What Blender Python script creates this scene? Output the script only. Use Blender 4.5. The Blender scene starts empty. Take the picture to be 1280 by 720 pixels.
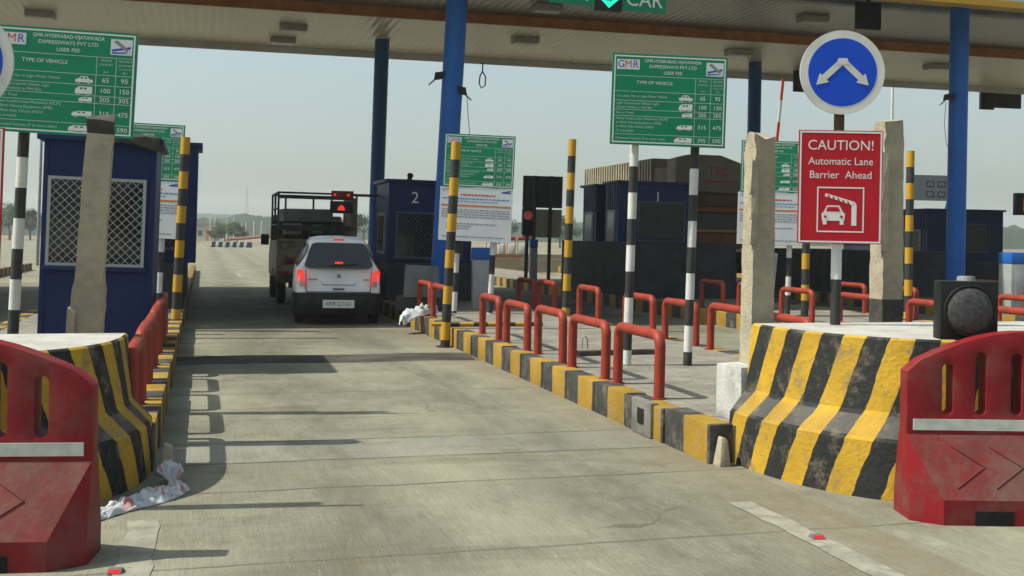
import bpy, bmesh, math, random
from mathutils import Vector, Matrix, Quaternion
R = math.radians
sc = bpy.context.scene
random.seed(7)

# ------------------------------------------------------------------ camera, sky, sun, exposure
YAW = R(15.4)                     # the camera looks 15.4 degrees to the right of the lane direction (+Y)
FWD = Vector((math.sin(YAW), math.cos(YAW), 0))
RGT = Vector((math.cos(YAW), -math.sin(YAW), 0))
EYE = 1.45
cd = bpy.data.cameras.new("camera"); cam = bpy.data.objects.new("camera", cd)
sc.collection.objects.link(cam); sc.camera = cam
cd.sensor_width = 36; cd.lens = 1400/1280*36; cd.shift_y = -64/1280
cd.clip_start = 0.05; cd.clip_end = 9000
m = Matrix((RGT, Vector((0,0,1)), -FWD)).transposed()
m = Quaternion(FWD, R(-0.8)).to_matrix() @ m
cam.matrix_world = Matrix.Translation((0,0,EYE)) @ m.to_4x4()

SUN_EL = 53; SUN_AZ_BEHIND = -6    # sun stands to the left (-X), a little ahead of the camera
sdir = Vector((-math.cos(R(SUN_EL))*math.cos(R(SUN_AZ_BEHIND)), -math.cos(R(SUN_EL))*math.sin(R(SUN_AZ_BEHIND)), math.sin(R(SUN_EL))))
sl = bpy.data.lights.new("sun", 'SUN'); sl.energy = 5.0; sl.angle = R(0.6); sl.color = (1.0, 0.95, 0.82)
so = bpy.data.objects.new("sun", sl); sc.collection.objects.link(so)
so.rotation_euler = sdir.to_track_quat('Z', 'Y').to_euler(); so.location = (-20, -5, 40)
w = bpy.data.worlds.new("World"); sc.world = w; w.use_nodes = True
nt = w.node_tree; bg = nt.nodes['Background']
sky = nt.nodes.new('ShaderNodeTexSky'); sky.sky_type = 'NISHITA'; sky.sun_disc = False
sky.sun_elevation = R(SUN_EL); sky.sun_rotation = math.atan2(sdir.x, sdir.y)
sky.air_density = 1.2; sky.dust_density = 3.0; sky.ozone_density = 1.0; sky.altitude = 0
hs = nt.nodes.new('ShaderNodeHueSaturation'); hs.inputs['Saturation'].default_value = 0.55
nt.links.new(sky.outputs[0], hs.inputs['Color']); tn = nt.nodes.new('ShaderNodeMix'); tn.data_type='RGBA'; tn.blend_type='MULTIPLY'; tn.inputs[0].default_value=1; tn.inputs[7].default_value=(0.93,1.035,1.035,1)
nt.links.new(hs.outputs[0], tn.inputs[6]); nt.links.new(tn.outputs[2], bg.inputs[0])
bg.inputs[1].default_value = 0.128
sc.view_settings.view_transform = 'Standard'; sc.view_settings.look = 'None'
sc.view_settings.gamma = 1; sc.view_settings.exposure = 0.2; sc.view_settings.use_curve_mapping = False
sc.render.engine = 'CYCLES'
sc.cycles.max_bounces = 6; sc.cycles.volume_bounces = 1
try: sc.cycles.use_denoising = True
except Exception: pass

# ------------------------------------------------------------------ helpers
def PD(px, d):                    # ground point seen in photo column px at camera depth d
    p = FWD*d + RGT*((px-640)/1400*d); return p.x, p.y

def mat(name, col, rough=0.7, col2=None, scale=6.0, mix=(0.42,0.62), bump=0.0, bscale=40.0, metal=0.0, spec=None,
        stretch=(1,1,1), dirt=None, dscale=1.3, dlim=(0.52,0.72), emit=None, estr=0.0, alpha=None, coat=0.0):
    M = bpy.data.materials.new(name); M.use_nodes = True
    ALB = lambda c: tuple(v*.82 for v in c) if c else c
    col, col2, dirt = ALB(col), ALB(col2), ALB(dirt)
    n = M.node_tree.nodes; l = M.node_tree.links; b = n['Principled BSDF']
    b.inputs['Roughness'].default_value = rough; b.inputs['Metallic'].default_value = metal
    b.inputs['Specular IOR Level'].default_value = .22 if spec is None else spec
    if coat: b.inputs['Coat Weight'].default_value = coat; b.inputs['Coat Roughness'].default_value = 0.12
    tc = n.new('ShaderNodeTexCoord'); mp = n.new('ShaderNodeMapping'); l.new(tc.outputs['Object'], mp.inputs[0])
    mp.inputs['Scale'].default_value = stretch
    def noise(s, detail=6, rgh=0.6):
        t = n.new('ShaderNodeTexNoise'); t.inputs['Scale'].default_value = s; t.inputs['Detail'].default_value = detail
        t.inputs['Roughness'].default_value = rgh; l.new(mp.outputs[0], t.inputs['Vector']); return t.outputs[0]
    def ramp(src, a, z):
        r = n.new('ShaderNodeMapRange'); r.inputs[1].default_value = a; r.inputs[2].default_value = z
        l.new(src, r.inputs[0]); return r.outputs[0]
    def mixc(f, a, c):
        x = n.new('ShaderNodeMix'); x.data_type = 'RGBA'; l.new(f, x.inputs[0])
        for i, v in ((6, a), (7, c)):
            if isinstance(v, tuple): x.inputs[i].default_value = (*v, 1)
            else: l.new(v, x.inputs[i])
        return x.outputs[2]
    c = col
    if col2: c = mixc(ramp(noise(scale), *mix), col, col2)
    if dirt: c = mixc(ramp(noise(dscale, 8, 0.7), *dlim), c, dirt)
    if isinstance(c, tuple): b.inputs['Base Color'].default_value = (*c, 1)
    else: l.new(c, b.inputs['Base Color'])
    if bump:
        bp = n.new('ShaderNodeBump'); bp.inputs['Strength'].default_value = bump; bp.inputs['Distance'].default_value = 0.02
        l.new(noise(bscale), bp.inputs['Height']); l.new(bp.outputs[0], b.inputs['Normal'])
    if emit: b.inputs['Emission Color'].default_value = (*emit, 1); b.inputs['Emission Strength'].default_value = estr
    M['api'] = 1
    return M

def stripes(M, axis, period, colA, colB, duty=0.5, uv=False, slope=0.0, wearcol=None, wear=(0.58,0.72), phase=0.0, soft=0.01, wscale=7):
    colA, colB, wearcol = [tuple(v*.82 for v in c) if c else c for c in (colA, colB, wearcol)]
    """painted bands, worn in patches, along one object axis or along the mesh's UV"""
    n = M.node_tree.nodes; l = M.node_tree.links; b = n['Principled BSDF']
    tc = n.new('ShaderNodeTexCoord'); sp = n.new('ShaderNodeSeparateXYZ'); l.new(tc.outputs['UV' if uv else 'Object'], sp.inputs[0])
    def math_(op, a, bb=None):
        x = n.new('ShaderNodeMath'); x.operation = op
        for i, v in enumerate((a, bb)):
            if v is None: continue
            if isinstance(v, (int, float)): x.inputs[i].default_value = v
            else: l.new(v, x.inputs[i])
        return x.outputs[0]
    nz = n.new('ShaderNodeTexNoise'); nz.inputs['Scale'].default_value = 9; l.new(tc.outputs['Object'], nz.inputs['Vector'])
    s = sp.outputs['XYZ'.index(axis)]
    if slope: s = math_('ADD', s, math_('MULTIPLY', sp.outputs[1], slope))
    s = math_('ADD', s, math_('MULTIPLY', math_('SUBTRACT', nz.outputs[0], 0.5), 0.035))
    f = math_('FRACT', math_('ADD', math_('DIVIDE', s, period), phase+100))
    f = math_('LESS_THAN', f, duty)
    x = n.new('ShaderNodeMix'); x.data_type = 'RGBA'; l.new(f, x.inputs[0]); x.inputs[6].default_value = (*colB,1); x.inputs[7].default_value = (*colA,1)
    out = x.outputs[2]
    n2 = n.new('ShaderNodeTexNoise'); n2.inputs['Scale'].default_value = 3; n2.inputs['Detail'].default_value = 7; l.new(tc.outputs['Object'], n2.inputs['Vector'])
    v = n.new('ShaderNodeMix'); v.data_type = 'RGBA'; v.blend_type = 'MULTIPLY'; v.inputs[0].default_value = 1.0
    r2 = n.new('ShaderNodeMapRange'); r2.inputs[1].default_value=.3; r2.inputs[2].default_value=.7; r2.inputs[3].default_value=.72; r2.inputs[4].default_value=1.12
    l.new(n2.outputs[0], r2.inputs[0]); l.new(out, v.inputs[6]); l.new(r2.outputs[0], v.inputs[7]); out = v.outputs[2]
    if wearcol:
        n3 = n.new('ShaderNodeTexNoise'); n3.inputs['Scale'].default_value = wscale; n3.inputs['Detail'].default_value = 10; n3.inputs['Roughness'].default_value = .75
        l.new(tc.outputs['Object'], n3.inputs['Vector'])
        r3 = n.new('ShaderNodeMapRange'); r3.inputs[1].default_value = wear[0]; r3.inputs[2].default_value = wear[1]; l.new(n3.outputs[0], r3.inputs[0])
        y = n.new('ShaderNodeMix'); y.data_type = 'RGBA'; l.new(r3.outputs[0], y.inputs[0]); l.new(out, y.inputs[6]); y.inputs[7].default_value = (*wearcol,1); out = y.outputs[2]
    l.new(out, b.inputs['Base Color'])
    return M

_tcache = {}
def text_geo(s, size, align):
    k = (s, size, align)
    if k in _tcache: return _tcache[k]
    c = bpy.data.curves.new("t", 'FONT'); c.body = s; c.size = size; c.align_x = align; c.align_y = 'CENTER'; c.resolution_u = 3
    o = bpy.data.objects.new("t", c); sc.collection.objects.link(o)
    dg = bpy.context.evaluated_depsgraph_get(); dg.update()
    me = bpy.data.meshes.new_from_object(o.evaluated_get(dg))
    g = ([v.co.copy() for v in me.vertices], [tuple(p.vertices) for p in me.polygons])
    bpy.data.objects.remove(o); bpy.data.curves.remove(c); bpy.data.meshes.remove(me)
    _tcache[k] = g; return g

class MB:
    def __init__(s): s.v = []; s.f = []; s.m = []; s.uv = {}
    def add(s, vs, fs, m=0):
        o = len(s.v); s.v += [Vector(p) for p in vs]
        for f in fs: s.f.append(tuple(i+o for i in f)); s.m.append(m)
        return s
    def box(s, x0, x1, y0, y1, z0, z1, m=0):
        v = [(x,y,z) for z in (z0,z1) for y in (y0,y1) for x in (x0,x1)]
        return s.add(v, [(0,2,3,1),(4,5,7,6),(0,1,5,4),(2,6,7,3),(0,4,6,2),(1,3,7,5)], m)
    def hexa(s, v, m=0):          # eight corners, same order as box
        return s.add(v, [(0,2,3,1),(4,5,7,6),(0,1,5,4),(2,6,7,3),(0,4,6,2),(1,3,7,5)], m)
    def cyl(s, p0, p1, r0, r1=None, n=14, m=0, cap=True):
        p0 = Vector(p0); p1 = Vector(p1); r1 = r0 if r1 is None else r1
        d = (p1-p0).normalized(); a = d.orthogonal().normalized(); b = d.cross(a)
        v = []
        for p, r in ((p0,r0),(p1,r1)):
            for i in range(n):
                t = 2*math.pi*i/n; v.append(p + (a*math.cos(t)+b*math.sin(t))*r)
        f = [(i,(i+1)%n,n+(i+1)%n,n+i) for i in range(n)]
        if cap: f += [tuple(range(n-1,-1,-1)), tuple(range(n,2*n))]
        return s.add(v, f, m)
    def tube(s, pts, r, n=12, m=0):
        pts = [Vector(p) for p in pts]; v = []; a = None
        for i, p in enumerate(pts):
            d = (pts[min(i+1,len(pts)-1)]-pts[max(i-1,0)]).normalized()
            a = d.orthogonal().normalized() if a is None else (a - d*a.dot(d)).normalized()
            b = d.cross(a); rr = r[i] if isinstance(r, (list,tuple)) else r
            v += [p+(a*math.cos(2*math.pi*k/n)+b*math.sin(2*math.pi*k/n))*rr for k in range(n)]
        f = []
        for i in range(len(pts)-1):
            for k in range(n): f.append((i*n+k, i*n+(k+1)%n, (i+1)*n+(k+1)%n, (i+1)*n+k))
        f += [tuple(range(n-1,-1,-1)), tuple(range((len(pts)-1)*n, len(pts)*n))]
        return s.add(v, f, m)
    def prism(s, poly, y0, y1, m=0):   # polygon in XZ pulled along Y
        n = len(poly); v = [(x,y0,z) for x,z in poly]+[(x,y1,z) for x,z in poly]
        f = [tuple(range(n)), tuple(range(2*n-1,n-1,-1))]+[(i,n+i,n+(i+1)%n,(i+1)%n) for i in range(n)]
        return s.add(v, f, m)
    def prismx(s, poly, x0, x1, m=0):  # polygon in YZ pulled along X
        n = len(poly); v = [(x0,y,z) for y,z in poly]+[(x1,y,z) for y,z in poly]
        f = [tuple(range(n-1,-1,-1)), tuple(range(n,2*n))]+[(i,(i+1)%n,n+(i+1)%n,n+i) for i in range(n)]
        return s.add(v, f, m)
    def slab(s, poly, z0, z1, m=0):
        n = len(poly); v = [(x,y,z0) for x,y in poly]+[(x,y,z1) for x,y in poly]
        f = [tuple(range(n-1,-1,-1)), tuple(range(n,2*n))]+[(i,(i+1)%n,n+(i+1)%n,n+i) for i in range(n)]
        return s.add(v, f, m)
    def disc(s, c, r, y0, y1, n=40, m=0): return s.cyl((c[0],y1,c[1]), (c[0],y0,c[1]), r, r, n, m)
    def text(s, t, size, x, z, y, m=0, align='CENTER', sx=1.0):
        v, f = text_geo(t, size, align)
        return s.add([(p.x*sx+x, y, p.y+z) for p in v], f, m)
    def rect(s, x0, x1, z0, z1, y, m=0): return s.add([(x0,y,z0),(x1,y,z0),(x1,y,z1),(x0,y,z1)], [(0,1,2,3)], m)
    def build(s, name, mats, parent=None, bevel=0, seg=2, sharp=38, smooth=True, jitter=0):
        me = bpy.data.meshes.new(name)
        if jitter: s.v = [p+Vector((random.uniform(-1,1),random.uniform(-1,1),random.uniform(-1,1)))*jitter for p in s.v]
        me.from_pydata(s.v, [], s.f)
        for mm in (mats if isinstance(mats, (list,tuple)) else [mats]): me.materials.append(mm)
        me.polygons.foreach_set('material_index', s.m)
        if s.uv:
            u = me.uv_layers.new(name="UVMap")
            for lp in me.loops:
                if lp.vertex_index in s.uv: u.data[lp.index].uv = s.uv[lp.vertex_index]
        if bevel:
            bm = bmesh.new(); bm.from_mesh(me); bmesh.ops.remove_doubles(bm, verts=bm.verts, dist=1e-5)
            es = [e for e in bm.edges if len(e.link_faces)==2 and e.calc_face_angle(0) > R(25)]
            bmesh.ops.bevel(bm, geom=es, offset=bevel, segments=seg, affect='EDGES', profile=0.6, clamp_overlap=True)
            bm.to_mesh(me); bm.free()
        if smooth:
            me.polygons.foreach_set('use_smooth', [True]*len(me.polygons)); me.set_sharp_from_angle(angle=R(sharp))
        me.update()
        o = bpy.data.objects.new(name, me); sc.collection.objects.link(o)
        if parent: o.parent = parent
        return o

def tag(o, label, cat, group=None):
    o['label'] = label; o['category'] = cat
    if group: o['group'] = group
    return o
def struct(o): o['kind'] = 'structure'; return o
def thing(name, label, cat, loc=(0,0,0), rz=0, lean=0, group=None, fwdlean=0):
    o = bpy.data.objects.new(name, None); sc.collection.objects.link(o); o.empty_display_size = .2
    pose(o, loc, rz, lean, fwdlean); return tag(o, label, cat, group)
def pose(o, loc, rz=0, lean=0, fwdlean=0):
    o.location = loc; o.rotation_mode = 'QUATERNION'
    o.rotation_quaternion = Quaternion(FWD, R(lean)) @ Quaternion(RGT, R(fwdlean)) @ Quaternion((0,0,1), rz)
    return o
def dup(root, loc, rz=0, lean=0, label=None, group=None):
    def cp(o, par):
        c = o.copy(); sc.collection.objects.link(c)
        if par: c.parent = par
        for ch in [k for k in bpy.data.objects if k.parent == o]: cp(ch, c)
        return c
    r = cp(root, None); pose(r, loc, rz, lean)
    if label: r['label'] = label
    if group: r['group'] = group
    return r

# ------------------------------------------------------------------ materials
YEL = (0.55,0.31,0.025); BLK = (0.035,0.036,0.036); WHT = (0.70,0.70,0.67)
M = {}
M['navy'] = mat('navy painted sheet', (0.007,0.020,0.095), .5, (0.009,0.024,0.105), 3, dirt=(0.02,0.024,0.04), dscale=2, dlim=(.55,.8))
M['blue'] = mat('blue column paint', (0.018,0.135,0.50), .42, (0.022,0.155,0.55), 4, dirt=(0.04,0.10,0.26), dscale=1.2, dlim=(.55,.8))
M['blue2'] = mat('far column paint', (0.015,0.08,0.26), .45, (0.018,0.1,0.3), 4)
M['dark'] = mat('black steel', (0.012,0.012,0.013), .5, (0.02,0.02,0.02), 8)
M['rubber'] = mat('rubber', (0.012,0.012,0.012), .85, (0.02,0.019,0.017), 10)
M['grey'] = mat('grey steel', (0.28,0.29,0.29), .5, (0.22,0.22,0.22), 6)
M['white'] = mat('white paint', WHT, .5, (0.6,0.6,0.56), 5, dirt=(.45,.43,.38), dscale=3, dlim=(.6,.75))
M['yellow'] = mat('yellow paint', YEL, .55, (0.55,0.31,0.03), 8, dirt=(.3,.2,.06), dscale=6, dlim=(.62,.75))
M['black'] = mat('black paint', BLK, .55, (0.05,0.05,0.048), 8, dirt=(.12,.11,.1), dscale=7, dlim=(.62,.75))
M['rust'] = mat('rust red rail paint', (0.33,0.045,0.024), .5, (0.26,0.040,0.023), 9, dirt=(0.33,0.125,0.08), dscale=5, dlim=(.55,.75), bump=.1)
M['green'] = mat('green sign sheet', (0.005,0.25,0.12), .4, (0.005,0.23,0.11), 2)
M['signred'] = mat('red sign sheet', (0.52,0.012,0.025), .4, (0.47,0.012,0.022), 2)
M['signblue'] = mat('blue sign sheet', (0.008,0.075,0.62), .35, (0.008,0.07,0.56), 2)
M['ink'] = mat('white lettering', (0.78,0.80,0.77), .5)
M['inkdim'] = mat('thin pale lettering', (0.50,0.62,0.55), .5)
M['logored'] = mat('logo red', (0.65,0.05,0.02), .5)
M['logoblue'] = mat('logo blue', (0.03,0.06,0.42), .5)
M['orange'] = mat('orange band', (0.65,0.22,0.06), .5)
M['blueink'] = mat('blue lettering', (0.12,0.28,0.6), .5)
M['greyink'] = mat('grey print', (0.3,0.32,0.35), .6)
M['paper'] = mat('white notice sheet', (0.72,0.76,0.78), .5, (0.66,0.70,0.73), 2)
M['conc'] = mat('rough concrete', (0.46,0.41,0.29), .9, (0.36,0.32,0.24), 7, bump=.6, bscale=45, dirt=(.27,.24,.18), dscale=4, dlim=(.55,.75))
M['concgrey'] = mat('grey concrete wall', (0.16,0.165,0.165), .9, (0.12,0.12,0.12), 3, bump=.4, dirt=(.08,.08,.08), dscale=1.5)
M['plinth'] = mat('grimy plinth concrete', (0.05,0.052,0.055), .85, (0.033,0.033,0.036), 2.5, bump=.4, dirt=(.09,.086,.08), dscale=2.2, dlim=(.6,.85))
M['capwhite'] = mat('whitewashed concrete', (0.52,0.51,0.46), .85, (0.42,0.41,0.37), 5, bump=.4, dirt=(.28,.26,.22), dscale=3, dlim=(.55,.7))
M['blockwhite'] = mat('white painted block', (0.56,0.57,0.54), .85, (0.42,0.42,0.40), 6, bump=.4, dirt=(.3,.29,.26), dscale=5, dlim=(.55,.7))
M['glass'] = mat('dark glass', (0.012,0.018,0.018), .08, spec=.6)
M['wire'] = mat('wire mesh', (0.42,0.44,0.44), .5)
M['wiredark'] = mat('dim wire mesh', (0.10,0.11,0.13), .5)
M['barred'] = mat('red moulded plastic', (0.25,0.009,0.015), .55, (0.19,0.012,0.017), 5, bump=.12, bscale=25, dirt=(0.19,0.07,0.058), dscale=4.5, dlim=(.46,.74))
M['barredim'] = mat('scuffed red plastic', (0.21,0.028,0.028), .7, (0.15,0.04,0.035), 6, bump=.2, bscale=30, dirt=(.17,.10,.08), dscale=4, dlim=(.42,.66))
M['reflect'] = mat('reflective tape', (0.62,0.63,0.58), .4, (0.5,0.5,0.47), 12)
M['brown'] = mat('brown beam paint', (0.52,0.20,0.035), .6, (0.40,0.15,0.03), 3, dirt=(.25,.10,.035), dscale=1)
M['gold'] = mat('gold trim', (0.62,0.36,0.04), .5)
M['sheet'] = mat('plastic sheeting', (0.62,0.64,0.66), .45, (0.5,0.52,0.54), 8, bump=.3, bscale=20)
M['cabgrey'] = mat('grey cabinet', (0.40,0.42,0.42), .5, (0.34,0.36,0.36), 4)
M['cabblue'] = mat('blue lid', (0.02,0.14,0.5), .4)
M['lampgrey'] = mat('lamp housing', (0.40,0.39,0.35), .5)
M['redlens'] = mat('lit red lens', (0.5,0.01,0.01), .3, emit=(1.0,0.05,0.03), estr=.75)
M['redled'] = mat('lit red led', (0.4,0.01,0.01), .3, emit=(1.0,0.05,0.03), estr=.7)
M['greenled'] = mat('lit green led', (0.0,0.4,0.2), .3, emit=(0.02,0.9,0.5), estr=1.0)
M['orangeled'] = mat('lit orange led', (0.4,0.1,0.0), .3, emit=(1.0,0.18,0.03), estr=.8)
M['leaf'] = mat('foliage', (0.045,0.075,0.022), .8, (0.075,0.10,0.035), 1.2)
M['leafdark'] = mat('dark foliage', (0.03,0.055,0.02), .8, (0.05,0.08,0.03), 1.2)
M['bark'] = mat('bark', (0.10,0.075,0.05), .9, bump=.5)

def ribbed(name, col, col2, per, rough, spec=.5, axis='X', depth=.012):
    K = mat(name, col, rough, col2, .35, (.35,.65), spec=spec)
    n = K.node_tree.nodes; l = K.node_tree.links
    tc = n.new('ShaderNodeTexCoord'); wv = n.new('ShaderNodeTexWave'); wv.wave_type='BANDS'; wv.bands_direction = axis
    wv.inputs['Scale'].default_value = 0.314/per; wv.inputs['Distortion'].default_value = 0
    l.new(tc.outputs['Object'], wv.inputs['Vector'])
    b = n.new('ShaderNodeBump'); b.inputs['Strength'].default_value = 1; b.inputs['Distance'].default_value = depth
    l.new(wv.outputs['Fac'], b.inputs['Height']); l.new(b.outputs[0], n['Principled BSDF'].inputs['Normal'])
    return K
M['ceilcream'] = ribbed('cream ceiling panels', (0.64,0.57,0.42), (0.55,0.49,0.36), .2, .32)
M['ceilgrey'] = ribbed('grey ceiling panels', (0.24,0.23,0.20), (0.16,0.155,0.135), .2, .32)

# ------------------------------------------------------------------ ground, road, islands
def road_mat():
    K = bpy.data.materials.new('concrete road'); K.use_nodes = True
    n = K.node_tree.nodes; l = K.node_tree.links; b = n['Principled BSDF']; b.inputs['Roughness'].default_value = .9; b.inputs['Specular IOR Level'].default_value = .2
    tc = n.new('ShaderNodeTexCoord')
    def noise(scale, det, st=(1,1,1), rg=.6, dist=0):
        mp = n.new('ShaderNodeMapping'); mp.inputs['Scale'].default_value = st; l.new(tc.outputs['Object'], mp.inputs[0])
        t = n.new('ShaderNodeTexNoise'); t.inputs['Scale'].default_value = scale; t.inputs['Detail'].default_value = det; t.inputs['Roughness'].default_value = rg
        t.inputs['Distortion'].default_value = dist
        l.new(mp.outputs[0], t.inputs['Vector']); return t.outputs[0]
    def mr(src, a, z, lo=0, hi=1):
        r = n.new('ShaderNodeMapRange'); r.inputs[1].default_value=a; r.inputs[2].default_value=z; r.inputs[3].default_value=lo; r.inputs[4].default_value=hi
        l.new(src, r.inputs[0]); return r.outputs[0]
    def mix(f, a, c, blend='MIX'):
        x = n.new('ShaderNodeMix'); x.data_type='RGBA'; x.blend_type = blend
        if isinstance(f, float): x.inputs[0].default_value = f
        else: l.new(f, x.inputs[0])
        for i, v in ((6,a),(7,c)):
            if isinstance(v, tuple): x.inputs[i].default_value=(*v,1)
            else: l.new(v, x.inputs[i])
        return x.outputs[2]
    def ma(op, a, c=None):
        x = n.new('ShaderNodeMath'); x.operation = op
        for i, v in enumerate((a,c)):
            if v is None: continue
            if isinstance(v,(int,float)): x.inputs[i].default_value=v
            else: l.new(v, x.inputs[i])
        return x.outputs[0]
    sp0 = n.new('ShaderNodeSeparateXYZ'); l.new(tc.outputs['Object'], sp0.inputs[0])
    c = mix(mr(noise(.55,5), .35,.65), (0.285,0.270,0.200), (0.185,0.180,0.138))
    c = mix(mr(noise(3.0,8,(1,.45,1),.7), .5,.75,0,.55), c, (0.345,0.335,0.26))
    c = mix(mr(noise(1.1,6,(.45,1.5,1),.65,.6), .53,.72,0,.65), c, (0.12,0.103,0.078))      # transverse grime
    c = mix(mr(noise(1.6,6,(1.6,.16,1),.6), .55,.75,0,.5), c, (0.15,0.142,0.118))            # tyre lanes
    # pale scraped texture of short worn ridges
    near = mr(sp0.outputs[1], 4.2, 7.5, 1, .15)
    c = mix(ma('MULTIPLY', mr(noise(7,8,(1.6,.55,1),.75,1.6), .53,.70,0,.55), near), c, (0.40,0.385,0.30))
    c = mix(ma('MULTIPLY', mr(noise(22,6,(1.5,.3,1),.7,1.0), .58,.70,0,.6), near), c, (0.13,0.12,0.09))
    sp = n.new('ShaderNodeSeparateXYZ'); l.new(tc.outputs['Object'], sp.inputs[0])
    wob = ma('MULTIPLY', ma('SUBTRACT', noise(2.2,4), .5), .07)
    joints = None
    for y0, wdt, k in ((5.02,.018,.55),(6.45,.02,.8),(7.25,.024,.85),(7.95,.02,.8),(8.9,.018,.5),(10.35,.022,.75),(12.0,.02,.5),(15.2,.03,.7),(22.0,.03,.6),(33,.05,.6),(41,.06,.6),(52,.07,.6)):
        d = ma('ABSOLUTE', ma('SUBTRACT', ma('ADD', sp.outputs[1], wob), y0))
        j = mr(d, wdt*.35, wdt, k, 0)
        joints = j if joints is None else ma('MAXIMUM', joints, j)
    brk = mr(noise(.9,4), .33,.5,.25,1)
    c = mix(ma('MULTIPLY', joints, brk), c, (0.06,0.055,0.05))
    # greyer newer strip of concrete between two joints, and the dark worn strip before the canopy
    def band(y0, y1, f, wb=.25):
        yy = ma('ADD', sp.outputs[1], ma('MULTIPLY', ma('SUBTRACT', noise(.8,5),.5), wb))
        return ma('MULTIPLY', mr(yy, y0, y0+.06, 0, f), mr(yy, y1-.06, y1, 1, 0))
    c = mix(band(7.25,7.95,.35,.0), c, (0.27,0.285,0.27))
    c = mix(band(12.75,13.55,.88,.9), c, (0.085,0.08,0.068))
    c = mix(mr(noise(.9,6,(1,.7,1),.7), .62,.70,0,.5), c, (0.15,0.115,0.08))              # oil and rust blots
    # lane stains like dropped oil, painted into the colour to deepen the canopy's shade
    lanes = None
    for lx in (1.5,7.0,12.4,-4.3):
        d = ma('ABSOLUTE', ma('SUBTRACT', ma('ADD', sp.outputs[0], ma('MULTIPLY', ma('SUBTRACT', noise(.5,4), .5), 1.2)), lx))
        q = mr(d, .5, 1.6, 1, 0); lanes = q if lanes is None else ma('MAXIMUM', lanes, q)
    shade_y = ma('MULTIPLY', mr(sp.outputs[1], 13.5, 19, 0, 1), mr(sp.outputs[1], 27, 33, 1, 0))
    c = mix(ma('MULTIPLY', ma('MULTIPLY', lanes, shade_y), mr(noise(1.3,6), .3,.62,.35,.95)), c, (0.075,0.07,0.06))
    # wheel tracks polished darker along the open lane, hairline cracks, brown blots
    tr = None
    for tx in (.75,2.25):
        d = ma('ABSOLUTE', ma('SUBTRACT', ma('ADD', sp.outputs[0], ma('MULTIPLY', ma('SUBTRACT', noise(.35,3), .5), .9)), tx))
        q = mr(d, .12, .55, 1, 0); tr = q if tr is None else ma('MAXIMUM', tr, q)
    c = mix(ma('MULTIPLY', ma('MULTIPLY', tr, mr(noise(2.4,7,(1.2,.35,1),.7), .35,.65,0,1)), .75), c, (0.11,0.10,0.078))
    vo = n.new('ShaderNodeTexVoronoi'); vo.feature = 'DISTANCE_TO_EDGE'; vo.inputs['Scale'].default_value = .55
    vm = n.new('ShaderNodeMix'); vm.data_type = 'VECTOR'; vm.inputs[0].default_value = .16
    nv = n.new('ShaderNodeTexNoise'); nv.inputs['Scale'].default_value = 2.2; nv.inputs['Detail'].default_value = 8; l.new(tc.outputs['Object'], nv.inputs['Vector'])
    l.new(tc.outputs['Object'], vm.inputs[4]); l.new(nv.outputs['Color'], vm.inputs[5]); l.new(vm.outputs[1], vo.inputs['Vector'])
    c = mix(ma('MULTIPLY', mr(vo.outputs['Distance'], .001, .004, .55, 0), mr(noise(.6,3), .54,.66,0,1)), c, (0.06,0.052,0.042))
    c = mix(ma('MULTIPLY', mr(noise(3.6,9,(1,.8,1),.78), .50,.66,0,.85), mr(noise(.55,3), .40,.56,0,1)), c, (0.15,0.122,0.08))
    c = mix(mr(noise(70,3), .62,.75,0,.5), c, (0.11,0.10,0.08))
    # brown dust swept up against the kerbs of the open lane
    xx = ma('ADD', sp.outputs[0], ma('MULTIPLY', ma('SUBTRACT', noise(1.4,7), .5), .9))
    c = mix(ma('MULTIPLY', ma('MULTIPLY', mr(xx,2.55,3.1,0,.8), mr(noise(5,6), .3,.6,.3,1)), mr(sp.outputs[0],3.3,3.31,1,0)), c, (0.195,0.165,0.115))
    c = mix(ma('MULTIPLY', mr(noise(14,8,(1,1,1),.75), .60,.70,0,.5), mr(noise(.7,3), .4,.6,0,1)), c, (0.10,0.085,0.065))
    c = mix(1.0, c, (.86,.875,.86), 'MULTIPLY')
    l.new(c, b.inputs['Base Color'])
    bp = n.new('ShaderNodeBump'); bp.inputs['Strength'].default_value=.55; bp.inputs['Distance'].default_value=.012
    hgt = ma('ADD', noise(60,6), ma('MULTIPLY', noise(30,3,(1.5,.12,1)), .8))
    l.new(hgt, bp.inputs['Height']); l.new(bp.outputs[0], b.inputs['Normal'])
    return K
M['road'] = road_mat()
M['earth'] = mat('dry earth', (0.27,0.225,0.15), .95, (0.16,0.155,0.085), .02, dirt=(0.20,0.15,0.09), dscale=.05)
M['line'] = mat('worn white road paint', (0.36,0.345,0.275), .75, (0.27,0.255,0.20), 5, (.4,.65), dirt=(.24,.225,.18), dscale=9, dlim=(.47,.60))

struct(MB().add([(-4000,-800,-.06),(4000,-800,-.06),(4000,5000,-.06),(-4000,5000,-.06)], [(0,1,2,3)]).build('ground', M['earth']))
def sheet(xs, ys, z):
    b = MB(); vs = [(x,y,z) for y in ys for x in xs]; nx = len(xs)
    return b.add(vs, [(j*nx+i, j*nx+i+1, (j+1)*nx+i+1, (j+1)*nx+i) for j in range(len(ys)-1) for i in range(nx-1)])
road = MB().slab([(-42,-12),(60,-12),(60,72),(-10,150),(-24,150),(-42,72)], -.3, 0.0).build('road', M['road']); struct(road)
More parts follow.
